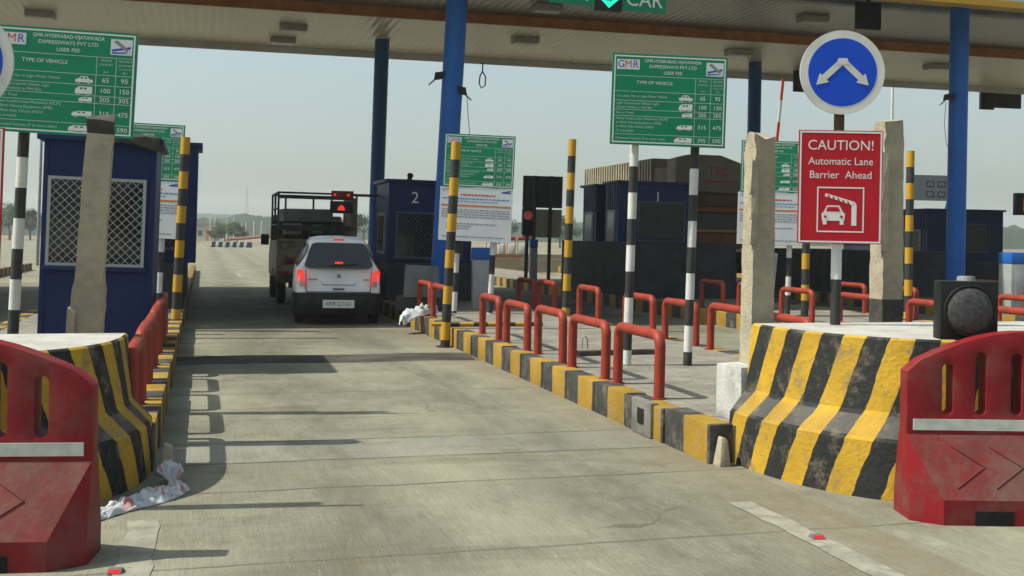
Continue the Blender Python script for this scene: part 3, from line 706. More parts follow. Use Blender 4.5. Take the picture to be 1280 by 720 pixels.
pb_ = MB().cyl((0,.03,1.28),(0,.03,1.72),.034,n=14,m=1).cyl((0,.03,.3),(0,.03,1.28),.034,n=14,m=0).cyl((0,.03,0),(0,.03,.3),.034,n=14,m=2); pb_.build('post', [M['white'], mat('brown primer',(.09,.05,.03),.7), M['black']], t); arrow_disc(t, 1.655, .275, -.03); caution(t, .545, .535, 1.275, -.03)
MB().box(-.2,.2,-.012,.0,.65,.68).box(-.2,.2,-.012,.0,1.1,1.13).build('bracket', M['grey'], t)
t = thing('lane_sign', 'round blue sign and red board cut off by the left picture edge', 'sign', (-1.245,6.26,.815), R(-10), 1.4, 'round arrow signs on the island noses')
posts(t, (0,), 1.6, .034, (1,), .34, y=.03); arrow_disc(t, 1.49, .275, -.03); caution(t, .485, .42, 1.16, -.03)

# hanging lane sign with green arrow
x, y = PD(752,19.2)
t = thing('lane_board', 'green lane board reading CAR with a lit green arrow hung from the canopy', 'sign', (x,17.93,5.33), 0, 1.0)
MB().box(.24,1.06,0,.03,.02,.55,0).text('CAR',.36,.65,.215,-.003,1,sx=.95).build('panel', [M['green'],M['ink']], t, smooth=False)
MB().box(-1.06,-.24,0,.03,.04,.55,0).text('T  T',.36,-.60,.225,-.003,1).build('panel', [M['green'],M['ink']], t, smooth=False)
ab = MB(); ab.box(-.235,.235,-.03,.06,-.02,.55,0)
for sx in (-1,1):
    for k in range(9):
        f = k/8; ab.disc((sx*.19*f, .05+.17*f), .02, -.04,-.03, 8, 1); ab.disc((sx*.19*f, .09+.17*f), .02, -.04,-.03, 8, 1)
for k in range(9): ab.disc((0,.14+.04*k),.015,-.04,-.03,8,1)
ab.build('arrow_lamp', [M['dark'], M['greenled']], t)
MB().cyl((-.9,.05,.5),(-.9,.05,.75),.02).cyl((.9,.05,.5),(.9,.05,.75),.02).build('hanger', M['dark'], t)

# ------------------------------------------------------------------ toll cabins
def booth(label, x0, x1, y0, dep, z0, z1, number=None, win=None, lean=0, ribs=False, name='toll_booth', wire='wiredark', foot=False, rz=0, side=True):
    W = x1-x0; t = thing(name, label, 'booth', ((x0+x1)/2, y0, 0), rz, lean)
    b = MB(); b.box(-W/2,W/2,0,dep,z0,z1-.06)
    if ribs:
        k = 0
        while k*.14+.1 < dep: b.box(-W/2-.025,-W/2,.06+k*.14,.13+k*.14,z1-.62,z1-.10); k += 1
    if number: b.text(number,.30,(-.30 if number=='2' else .02),z1-.34,-.004,1)
    b.build('wall', [M['navy'], M['ink']], t, smooth=False)
    MB().box(-W/2-.07,W/2+.07,-.07,dep+.07,z1-.06,z1).build('roof', M['navy'], t, bevel=.012)
    for q_ in (-1,1): MB().box(q_*(W/2-.02)-.025,q_*(W/2-.02)+.025,-.014,.03,z0+.01,z1-.065).build('corner_trim', M['navy'], t, bevel=.004)
    MB().box(-W/2+.05,W/2-.05,-.009,.01,z0+.02,z0+.09).build('base_rail', M['navy'], t, bevel=.003)
    wx0, wx1, wz0, wz1 = win
    MB().box(wx0-.06,wx1+.06,-.06,.0,wz0-.075,wz0-.035).build('window_ledge', M['navy'], t, bevel=.004)
    f = MB(); th = .03
    for r_ in ((wx0-th,wx1+th,wz0-th,wz0),(wx0-th,wx1+th,wz1,wz1+th),(wx0-th,wx0,wz0,wz1),(wx1,wx1+th,wz0,wz1)): f.box(r_[0],r_[1],-.035,.0,r_[2],r_[3])
    fo = f.build('window', M[wire], t)
    MB().box(wx0,wx1,-.008,-.003,wz0,wz1).build('pane', M['glass'], fo)
    wm = MB(); step = .085; c = wx0-(wz1-wz0)
    def strand(p, q_):
        (xa,za),(xb,zb) = p, q_; wm.cyl((xa,-.022,za),(xb,-.022,zb),.0042,.0042,4)
    while c < wx1:
        for sgn in (1,-1):
            pts = []
            xs, xe = c, c+(wz1-wz0)
            a = max(xs,wx0); e = min(xe,wx1)
            if e-a > .01:
                if sgn == 1: strand((a,wz0+(a-xs)),(e,wz0+(e-xs)))
                else: strand((a,wz1-(a-xs)),(e,wz1-(e-xs)))
        c += step
    wm.build('wire_screen', M[wire], fo, smooth=False)
    if side:
        s = MB(); s.box(-W/2-.02,-W/2,dep*.2,dep*.8,z1-1.4,z1-.62); so_ = s.build('window', M['grey'], t)
        MB().box(-W/2-.026,-W/2-.02,dep*.26,dep*.74,z1-1.34,z1-.68).build('pane', M['glass'], so_)
    return t
cab = booth('navy site cabin with a wire screened window on the left island', -1.60,-.53,12.1,1.5,.25,2.41, win=(-.46,.42,1.12,1.96), lean=1.4, name='site_cabin', wire='wire', side=False)
# grimy tarpaulin folded over the cabin's roof edge
tv = []; nx_ = 14
for i in range(nx_+1):
    for k, (yy,zz) in enumerate(((.5,2.455),(.0,2.46),(-.10,2.44),(-.115,2.36),(-.11,2.30))):
        x_ = -.05+.72*i/nx_; tv.append((x_, yy+random.uniform(-.012,.012), zz+random.uniform(-.01,.01)-(.11*(1-i/nx_) if k==4 else 0)*-1 + (.05*(1-i/nx_) if k>=3 else 0)))
tp = MB().add(tv, [(i*5+k,(i+1)*5+k,(i+1)*5+k+1,i*5+k+1) for i in range(nx_) for k in range(4)]).build('tarpaulin', mat('grimy tarpaulin', (.045,.042,.04), .8, (.07,.065,.06), 6)); pose(tp, (-1.165,12.1,-.02), 0, 1.4)
sm = tp.modifiers.new('s','SOLIDIFY'); sm.thickness = .008
tag(tp, 'grimy dark tarpaulin folded over the roof edge of the navy cabin', 'tarpaulin')

b2 = booth('dark navy toll booth numbered 2 behind the blue column', 3.26,4.85,20.6,1.5,.95,2.48, '2', (-.62,.6,1.05,1.85), 1.0)
booth('dark navy toll booth numbered 1 behind the large fee sign posts', 8.5,10.25,22.4,.8,1.38,2.68, '1', (-.42,.62,1.42,2.22), .4, ribs=True)
booth('narrow navy booth standing behind booth 1, ribbed on its side', 8.5,9.9,23.8,.9,1.38,2.66, None, (-.4,.4,1.42,2.1), .4, ribs=True)
booth('navy toll booth beyond the left island, only its right edge in view', -1.75,-.14,19.4,1.6,.95,2.95, None, (-.5,.5,1.2,2.0), .8)
booth('dark ribbed booth at the right edge beyond the blue column', 20.6,23.2,28.6,1.6,.5,2.46, None, (-.6,.8,1.2,2.0), 0, ribs=True)
def plinth(label, x0,x1,y0,y1,h, lean=0, mt='plinth'):
    b = MB(); b.prismx([(y0,.24),(y1,.24),(y1,h),(y0+.12,h),(y0+.05,h-.1)], x0, x1); o = b.build('crash_wall', M[mt], bevel=.02); return tag(o, label, 'wall')
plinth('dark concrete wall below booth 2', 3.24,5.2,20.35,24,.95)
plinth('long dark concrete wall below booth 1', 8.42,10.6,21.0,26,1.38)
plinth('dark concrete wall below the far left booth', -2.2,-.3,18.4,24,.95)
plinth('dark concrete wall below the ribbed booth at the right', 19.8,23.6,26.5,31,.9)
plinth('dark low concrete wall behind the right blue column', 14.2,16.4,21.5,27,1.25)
# grey sheet leaning by booth 2
x, y = PD(527,17.9)
tag(pose(MB().hexa([(-.28,-.02,0),(.33,-.02,0),(-.28,.02,0),(.33,.02,0),(-.26,.10,.52),(.26,.10,.50),(-.26,.14,.52),(.26,.14,.50)]).build('grey_slab', M['concgrey'], bevel=.01), (x,y,.46), R(-14)), 'grey slab propped against the base of the blue column by booth 2', 'slab')
tag(pose(MB().box(-.4,.4,0,.4,0,.24).build('concrete_block', M['plinth'], bevel=.02), (x,y+.0,.243), R(-14)), 'dark block under the leaning grey slab', 'block')
# loudspeaker on booth 2 roof
tag(pose(MB().cyl((0,0,0),(0,0,.04),.05,.04).cyl((0,0,.04),(0,-.06,.07),.03,.06).build('horn', M['dark']), (3.72,20.8,2.5)), 'little dark horn on the roof of booth 2', 'horn')

# barrier cabinets (grey body, blue lid) and boom
def cabinet(label, px, d, z0, h, wd, lean=0, group='grey cabinets with blue lids'):
    x, y = PD(px, d); t = thing('barrier_cabinet', label, 'cabinet', (x,y,z0), R(-8), lean, group)
    MB().box(-wd/2,wd/2,-wd/2,wd/2,0,h*.8).build('body', M['cabgrey'], t, bevel=.012)
    MB().box(-wd/2-.01,wd/2+.01,-wd/2-.01,wd/2+.01,h*.8,h).build('lid', M['cabblue'], t, bevel=.03)
    MB().box(-wd*.3,wd*.3,-wd/2-.006,-wd/2,h*.15,h*.7).build('door', M['cabgrey'], t, bevel=.003)
    return t
cabinet('slim grey cabinet with blue lid behind the white notice board', 603,18.8,.243,1.02,.32)
cabinet('grey cabinet with blue lid at the right picture edge', 1270,20.6,.243,1.05,.42)
cabinet('slim white cabinet with blue lid below the backs of the boards', 667,30.2,.243,1.15,.2)
cabinet('blue lidded cabinet seen between the caution sign post and the right cream post', 1072,27,.4,1.2,.5)
cabinet('second blue lidded cabinet right of the caution sign post, close to the cream post', 1094,27.6,.4,1.2,.45)
x, y = PD(951,19.5)
t = thing('boom_barrier', 'red and white barrier arm raised behind the right green fee board', 'barrier', (x,y,.243), 0, 5)
bb = MB()
for k in range(8): bb.box(-.022,.022,-.012,.012,1.0+k*.38,1.38+k*.38, k%2)
bb.build('arm', [M['white'], M['logored']], t); MB().box(-.16,.16,-.16,.16,0,1.0).build('body', M['cabgrey'], t, bevel=.02)

# lane signal beyond the pickup, red
x, y = PD(425,21.9)
t = thing('lane_signal', 'red lit lane signal on a bracket beside the pickup cage', 'signal', (x,y,.0), R(-8), .6)
MB().box(-.03,.95,.02,.07,2.20,2.25).build('bracket', M['dark'], t)
MB().box(-.22,.22,-.04,.05,1.86,2.10).build('housing', M['dark'], t, bevel=.01)
MB().box(-.20,.23,-.04,.04,2.13,2.30).build('hood', mat('red board', (.22,.02,.02), .5, (.14,.02,.02), 6), t, bevel=.01)
MB().add([(-.075,-.045,1.92),(.075,-.045,1.92),(.05,-.045,1.99),(0,-.045,2.03),(-.055,-.045,1.985)],[(0,1,2,3,4)],0).build('lens', M['redled'], t)
for k in (-.13,.13): MB().disc((k,2.22),.025,-.05,-.04,10,0).build('lens', M['redled'], t)
# small red signal at the backs of the boards
x, y = PD(658,29.8)
t = thing('lane_signal', 'small signal with a red lens before the backs of the boards', 'signal', (x,y,.243), R(-10), 1.0)
MB().cyl((0,.05,0),(0,.05,2.0),.05).build('post', M['black'], t)
MB().box(-.14,.14,-.05,.05,1.25,2.0).build('housing', M['dark'], t, bevel=.02)
MB().disc((0,1.78),.12,-.07,-.05,20,0).build('lens', mat('dull red lens', (.55,.10,.10), .3, emit=(1,.15,.12), estr=.08), t)

# black lamp box on the right nose
x, y = PD(1213,6.05)
t = thing('traffic_light', 'black square traffic lamp with dark round lens on the right striped nose', 'traffic light', (x,y,.90), R(-17), .3)
MB().box(-.155,.155,0,.12,.025,.345).build('housing', mat('black lamp case', (.012,.013,.013), .45, (.02,.021,.02), 10, bump=.1), t, bevel=.012)
lm = MB(); rr = [.128,.118,.10,.075,.045,.0]; yy_ = [-.004,-.014,-.022,-.028,-.032,-.034]; nn = 36
vs = [(r_*math.cos(2*math.pi*k/nn), yq, .185+r_*math.sin(2*math.pi*k/nn)) for r_, yq in zip(rr,yy_) for k in range(nn)]
lm.add(vs, [(i*nn+k,(i+1)*nn+k,(i+1)*nn+(k+1)%nn,i*nn+(k+1)%nn) for i in range(5) for k in range(nn)])
K = mat('dark ribbed lens', (.085,.09,.095), .3, (.05,.045,.045), 40, bump=.5, bscale=120); lm.build('lens', K, t)
rim = MB(); pts = [(.134*math.cos(2*math.pi*k/40), -.006, .185+.134*math.sin(2*math.pi*k/40)) for k in range(41)]; rim.tube(pts,.008,8); rim.build('rim', M['dark'], t)
MB().cyl((0,.06,0),(0,.06,.03),.05).cyl((0,.06,.345),(0,.06,.37),.05,.045,16).build('mount', M['grey'], t)

# floodlights on columns, hanging box lamps, loose wires
def floodlight(label, px, d, z, aim, lean=0):
    x, y = PD(px, d); t = thing('floodlight', label, 'floodlight', (x,y,z), aim, lean, 'small floodlights on the columns')
    MB().hexa([(-.10,-.10,-.02),(.10,-.10,-.02),(-.07,.05,-.05),(.07,.05,-.05),(-.10,-.14,.10),(.10,-.14,.10),(-.07,.03,.08),(.07,.03,.08)]).build('head', M['dark'], t, bevel=.008)
    MB().tube([(0,-.02,.03),(0,.05,-.06),(0,.14,-.14)],.014,8).build('bracket', M['grey'], t)
    return t
floodlight('small dark floodlight on the left side of the near blue column', 543,20.0,4.28,R(80))
floodlight('small dark floodlight on the right side of the near blue column, wire dangling', 577,20.0,4.02,R(-95))
floodlight('small dark floodlight left of the right blue column', 1181,23.0,4.42,R(80))
def wire(label, pts, r=.006):
    return tag(MB().tube(pts, r, 6).build('wire', M['dark']), label, 'wire')
x, y = PD(581,20.0); wire('thin wire hanging from the floodlight on the near blue column', [(x,y,4.0),(x+.03,y,3.6),(x+.06,y,3.3),(x-.02,y,3.0),(x-.12,y,2.85)])
x, y = PD(1180,23.0); wire('thin wire hanging from the floodlight on the right blue column', [(x,y,4.35),(x-.03,y,3.9),(x+.02,y,3.5),(x+.15,y,3.25)])
x, y = PD(600,32.3)
tag(MB().tube([(x,31.35,6.45),(x,31.35,6.2),(x+.09,31.35,6.05),(x+.08,31.35,5.8),(x-.03,31.35,5.72),(x-.1,31.35,5.85),(x-.07,31.35,6.08),(x,31.35,6.2)],.02,8).build('cable_coil', M['dark']), 'coil of dark cable hanging from the far canopy edge', 'cable')
def boxlamp(label, px, py0, py1, wd, d, y_fix=None, name='hanging_sign'):
    x, y = PD(px, d); hy = 295+(px-640)*.014
    z0 = EYE+(hy-py1)*d/1400; z1 = EYE+(hy-py0)*d/1400
    t = thing(name, label, 'sign', (x,y,z0), R(-4), .3)
    MB().box(-wd/2,wd/2,-.06,.06,0,z1-z0).build('housing', M['dark'], t, bevel=.02)
    MB().box(-.04,.04,-.03,.03,z1-z0,z1-z0+.45).build('hanger', M['dark'], t)
    return t
boxlamp('dark square lamp box hung from the ceiling above the round arrow sign', 1081,2,36,.58,24.5)
x, y = PD(1081,24.5)
boxlamp('small dark board hung at the far canopy edge beside the round arrow sign', 1001,82,114,.62,34.0)
boxlamp('long dark sign board hung at the far canopy edge by the right blue column', 1248,100,134,1.5,37.5)
boxlamp('dark box sign hung before the long board by the right blue column', 1231,94,136,.5,37.0)
x, y = PD(1113,40); tag(pose(MB().cyl((0,0,0),(0,0,7.0),.06,.045,10).build('mast', M['white']), (x,y,0)), 'thin white mast rising behind the right cream post', 'mast')
# gantry information board on a blue strut, right
x, y = PD(1164,44)
t = thing('direction_board', 'grey slanting direction board on a blue strut beside the right blue column', 'sign', (x,y,0), R(-14), .5)
g = MB().box(-.9,1.1,0,.05,3.1,4.1,0)
for cx_, cz_ in ((-.1,3.75),(.35,3.75),(-.1,3.35),(.35,3.35)):
    g.rect(cx_-.16,cx_+.16,cz_-.12,cz_+.12,-.003,1); g.rect(cx_-.11,cx_+.11,cz_-.075,cz_+.075,-.005,0)
for cz_ in (3.4,3.75): g.add([(.62,-.003,cz_-.1),(.85,-.003,cz_),(.62,-.003,cz_+.1)],[(0,1,2)],1)
g.build('panel', [mat('grey board', (.16,.18,.2), .6), mat('dark mark', (.04,.045,.05), .6)], t, smooth=False)
MB().cyl((.0,.1,.2),(.75,.1,3.2),.11).build('strut', M['blue2'], t)
MB().disc((.25,1.7),.35,.2,.23,24,0).cyl((.25,.22,0),(.25,.22,1.5),.04).build('round_plate', M['dark'], t)
x, y = PD(1284,33)
t = thing('led_sign', 'dark sign box with orange lit digits at the right edge above the ribbed booth', 'sign', (x,y,2.2), R(-10), 0)
MB().box(-.35,.8,0,.2,.1,.75).build('housing', M['dark'], t, bevel=.02)
d_ = MB(); d_.tube([(-.1,-.02,.2),(-.1,-.02,.6),(.1,-.02,.6),(.1,-.02,.4),(.3,-.02,.4),(.3,-.02,.2)],.03,6)
d_.build('digits', M['orangeled'], t)
MB().cyl((.2,.1,-2.2),(.2,.1,.12),.06).build('post', M['dark'], t)

# ------------------------------------------------------------------ red water-filled barriers
def red_barrier(label, loc, rz, mirror=1):
    t = thing('plastic_barrier', label, 'barrier', loc, rz, 0, 'red moulded plastic barriers')
    L = 2.0; th = .055; h0, h1 = .80, .985
    # upper wall with through slots: built as columns between slots
    def top(x):
        e = min(x, L-x); return h0+(h1-h0)*min(1, (math.sin(min(e/.62,1)*math.pi/2)))
    slots = [(.19,.245),(.365,.42),(.555,.61),(.75,.81),(1.19,1.25),(1.39,1.445),(1.58,1.635),(1.755,1.81)]
    zs0, zs1 = .545, .87
    b = MB(); yc = .22
    def seg(x0,x1,z0f,z1f,n=1):
        for i in range(n):
            a = x0+(x1-x0)*i/n; c = x0+(x1-x0)*(i+1)/n
            b.hexa([(a,yc-th,z0f(a)),(c,yc-th,z0f(c)),(a,yc+th,z0f(a)),(c,yc+th,z0f(c)),(a,yc-th,z1f(a)),(c,yc-th,z1f(c)),(a,yc+th,z1f(a)),(c,yc+th,z1f(c))])
    # full outline as a polygon with slot holes, made by bmesh triangle fill
    bm = bmesh.new(); outer = [(0,.43)]+[(0,h0-.0)]
    outer = [(0.0,.43),(L,.43)]; n = 28
    for i in range(n+1): x_ = L-L*i/n; outer.append((x_, top(x_)-(.03 if i in (0,n) else 0)))
    loops = [outer]
    for (a,c) in slots:
        zt = min(zs1, top((a+c)/2)-.085); lp = []; rad = (c-a)/2
        for k in range(9): tt = math.pi*k/8; lp.append(((a+c)/2-rad*math.cos(tt), zt-rad+rad*math.sin(tt)))
        for k in range(9): tt = math.pi*k/8; lp.append(((a+c)/2+rad*math.cos(tt), zs0+rad-rad*math.sin(tt)))
        loops.append(lp)
    es = []
    for lp in loops:
        vv = [bm.verts.new((x_,yc-th,z_)) for x_,z_ in lp]
        for i in range(len(vv)): es.append(bm.edges.new((vv[i],vv[(i+1)%len(vv)])))
    bmesh.ops.triangle_fill(bm, use_beauty=True, edges=es)
    fs = list(bm.faces); ext = bmesh.ops.extrude_face_region(bm, geom=fs)
    for v in [g_ for g_ in ext['geom'] if isinstance(g_, bmesh.types.BMVert)]: v.co.y += 2*th
    bmesh.ops.recalc_face_normals(bm, faces=bm.faces)
    es = [e for e in bm.edges if len(e.link_faces)==2 and e.calc_face_angle(0) > R(50)]
    bmesh.ops.bevel(bm, geom=es, offset=.012, segments=2, affect='EDGES', profile=.6, clamp_overlap=True)
    me = bpy.data.meshes.new('wall'); bm.to_mesh(me); bm.free(); me.materials.append(M['barred'])
    me.polygons.foreach_set('use_smooth',[True]*len(me.polygons)); me.set_sharp_from_angle(angle=R(40))
    ow = bpy.data.objects.new('upper_wall', me); sc.collection.objects.link(ow); ow.parent = t
    # flared foot: at each end it narrows, in the middle a hollow slope
    ft = MB(); N = 1
    def foot(y0, y1, sgn):
        pass
    z1_, z2_ = .44, .13
    # front and back sloping skirts, ends chamfered
    e = .14
    ring0 = [(0,yc-th),(L,yc-th),(L,yc+th),(0,yc+th)]
    A = [(0.0,yc-th-.002,z1_),(L,yc-th-.002,z1_),(L,yc+th+.002,z1_),(0.0,yc+th+.002,z1_)]
    B = [(e,0.0,z2_),(L-e,0.0,z2_),(L,.10,z2_),(L,.34,z2_),(L-e,.44,z2_),(e,.44,z2_),(0,.34,z2_),(0,.10,z2_)]
    C = [(p[0],p[1],0.0) for p in B]
    ft.v += [Vector(p) for p in A+B+C]
    F = [(0,4,5,1),(1,5,6),(1,6,7,2),(2,7,8),(2,8,9,3),(3,9,10),(3,10,11,0),(0,11,4)]
    F += [(4+i,12+i,12+(i+1)%8,4+(i+1)%8) for i in range(8)]+[tuple(range(12,20)),(0,1,2,3)]
    for f_ in F: ft.f.append(f_); ft.m.append(0)
    # slope face dirtier
    ft.m[0] = 1
    # raised chevrons on the slope
    def sl(x_, s, off=.004):   # point on the front slope, s 0 top..1 foot
        y_ = (yc-th)*(1-s); z_ = z1_+(z2_-z1_)*s; nrm = Vector((0,-(z1_-z2_),-(yc-th)*-1*-1)).normalized()
        return Vector((x_, y_, z_))+Vector((0,-.86,.5))*off
    for x_ in (.22,.42,.72,.95,1.35,1.58):
        dirn = 1
        for (s0,s1,dx) in ((.18,.5,.16),(.82,.5,.16)):
            for k in range(1):
                p = sl(x_,s0); q_ = sl(x_+dx,s1); ft.tube([p,q_],.0032,6,1)
    of = ft.build('foot', [M['barred'], M['barredim']], t, bevel=.0, sharp=25)
    # forklift notches shown as dark recess boxes set into the foot
    for a in (.30,1.5): MB().box(a,a+.20,-.004,.10,.0,.075).build('fork_notch', M['rubber'], t)
    # reflective band
    MB().box(.035,L-.035,yc-th-.006,yc-th,.462,.52).build('reflective_band', M['reflect'], t)
    return t
red_barrier('red plastic barrier with pale reflective band at the right edge', (3.545,4.98,.0), R(-15))
lb_ = red_barrier('red plastic barrier with pale reflective band at the left edge', (0,0,0), 0)
ang = R(-9); pose(lb_, (-.485-2.0*math.cos(ang), 5.07-2.0*math.sin(ang), 0), ang)

# ------------------------------------------------------------------ small things on the ground
for k, (x_,y_,lab) in enumerate(((2.90,4.86,'small red road stud at the end of the right edge line'),(-.34,5.02,'small red road stud by the left plastic barrier'))):
    b = MB().hexa([(-.05,-.04,0),(.05,-.04,0),(-.05,.04,0),(.05,.04,0),(-.045,-.02,.022),(.045,-.02,.022),(-.045,.02,.022),(.045,.02,.022)],0)
    b.add([(-.04,-.0385,.004),(.04,-.0385,.004),(.038,-.0235,.021),(-.038,-.0235,.021)],[(0,1,2,3)],1)
    o = b.build('road_stud', [M['concgrey'], mat('red reflector', (.7,.03,.03), .25)]); pose(o,(x_,y_,.0045),R(-8)); o.scale = (.62,.8,.8); tag(o, lab, 'road stud', 'red road studs')
def crumple(name, label, cat, pts_path, wd, hgt, mats, seed, n=56, m=16, spots=True):
    rnd = random.Random(seed); b = MB()
    P = [Vector(p) for p in pts_path]
    def at(t):
        k = min(int(t*(len(P)-1)), len(P)-2); f = t*(len(P)-1)-k; return P[k].lerp(P[k+1], f)
    from mathutils import noise as nz
    for i in range(n+1):
        t = i/n; c = at(t); d = (at(min(t+.02,1))-at(max(t-.02,0))).normalized(); s = Vector((-d.y,d.x,0))
        for j in range(m+1):
            u = j/m*2-1; ww = wd*(.75+.35*math.sin(t*7+seed))*(1 if .03<t<.97 else .6)
            h = hgt*(1-abs(u)**1.6)*(.45+.9*abs(nz.noise(Vector((t*9,u*2.5,seed)))))
            p = c+s*u*ww+Vector((rnd.uniform(-.004,.004),rnd.uniform(-.004,.004),h+.006))
            p += Vector((0,0,.035*nz.noise(Vector((t*25,u*6,seed*2))))) if abs(u)<.9 else Vector((0,0,0))
            p.z = max(p.z, .006); b.v.append(p)
    for i in range(n):
        for j in range(m):
            a = i*(m+1)+j; b.f.append((a,a+m+1,a+m+2,a+1)); b.m.append(1 if spots and nz.noise(Vector((i*.14,j*.25,seed*3))) > .34 else 0)
    o = b.build(name, mats, sharp=180); md = o.modifiers.new('s','SOLIDIFY'); md.thickness = .004
    return tag(o, label, cat)
M['sheetred'] = mat('red print on plastic', (.5,.16,.14), .5, (.6,.4,.38), 9)
crumple('plastic_sheet','crumpled white plastic sheet with red print at the foot of the left striped nose','plastic sheet',[(-.72,5.62,0),(-.55,5.9,0),(-.36,6.2,0),(-.2,6.42,0),(-.1,6.5,0)],.10,.065,[M['sheet'],M['sheetred']],3)
crumple('plastic_sheet','white plastic sack slumped against the end of the left kerb','plastic sheet',[(-.12,6.48,0),(-.15,6.68,.03),(-.18,6.84,.08)],.075,.045,[M['sheet'],M['sheetred']],8, n=18)
M['sackgreen'] = mat('green print', (.14,.33,.12), .6)
x, y = PD(512,16.5)
crumple('sack','white and green sack lying on the right kerb behind the hatchback','sack',[(x-.12,y-.1,.12),(x+.0,y+.05,.24),(x+.28,y+.25,.27),(x+.5,y+.4,.27)],.15,.17,[M['sheet'],M['sackgreen']],5,n=18)
# plank and wire loop on the island, striped bar
x, y = PD(772,11.6)
tag(pose(MB().box(-.42,.42,-.05,.05,0,.05).build('timber_plank', mat('grimy timber', (.07,.06,.05), .9, (.11,.09,.07), 8), bevel=.005), (x,y,.245), R(4)), 'grimy timber plank lying on the pavers behind the front hoop rails', 'plank')
x, y = PD(733,12.2)
tag(pose(MB().tube([(-.03,0,0),(-.03,0,.1),(0,0,.14),(.03,0,.1),(.03,0,0)],.007,8).build('wire_loop', M['grey']), (x,y,.245)), 'small bent steel loop standing in the pavers behind the hoop rails', 'loop')
x, y = PD(610,15.0)
sb = MB()
for k in range(8): sb.cyl((-.75+k*.19,0,.03),(-.75+(k+1)*.19,0,.03),.028,.028,10,k%2)
tag(pose(sb.build('striped_bar', [M['yellow'],M['black']]), (x,y,.245), R(-3)), 'yellow and black striped bar lying across the island behind the kerb pole', 'bar')
# grey iron drain mouth let into the right kerb
t = thing('kerb_inlet', 'grey inlet block with a dark slot in the right striped kerb', 'drain', (3.148,7.72,0), 0, 0)
MB().box(-.02,.05,-.19,.19,.0,.262).build('block', mat('grey inlet concrete', (.22,.215,.19), .85, (.15,.145,.125), 7, bump=.4), t, bevel=.02)
MB().box(-.026,-.018,-.07,.05,.085,.20).build('slot', M['rubber'], t, bevel=.003)

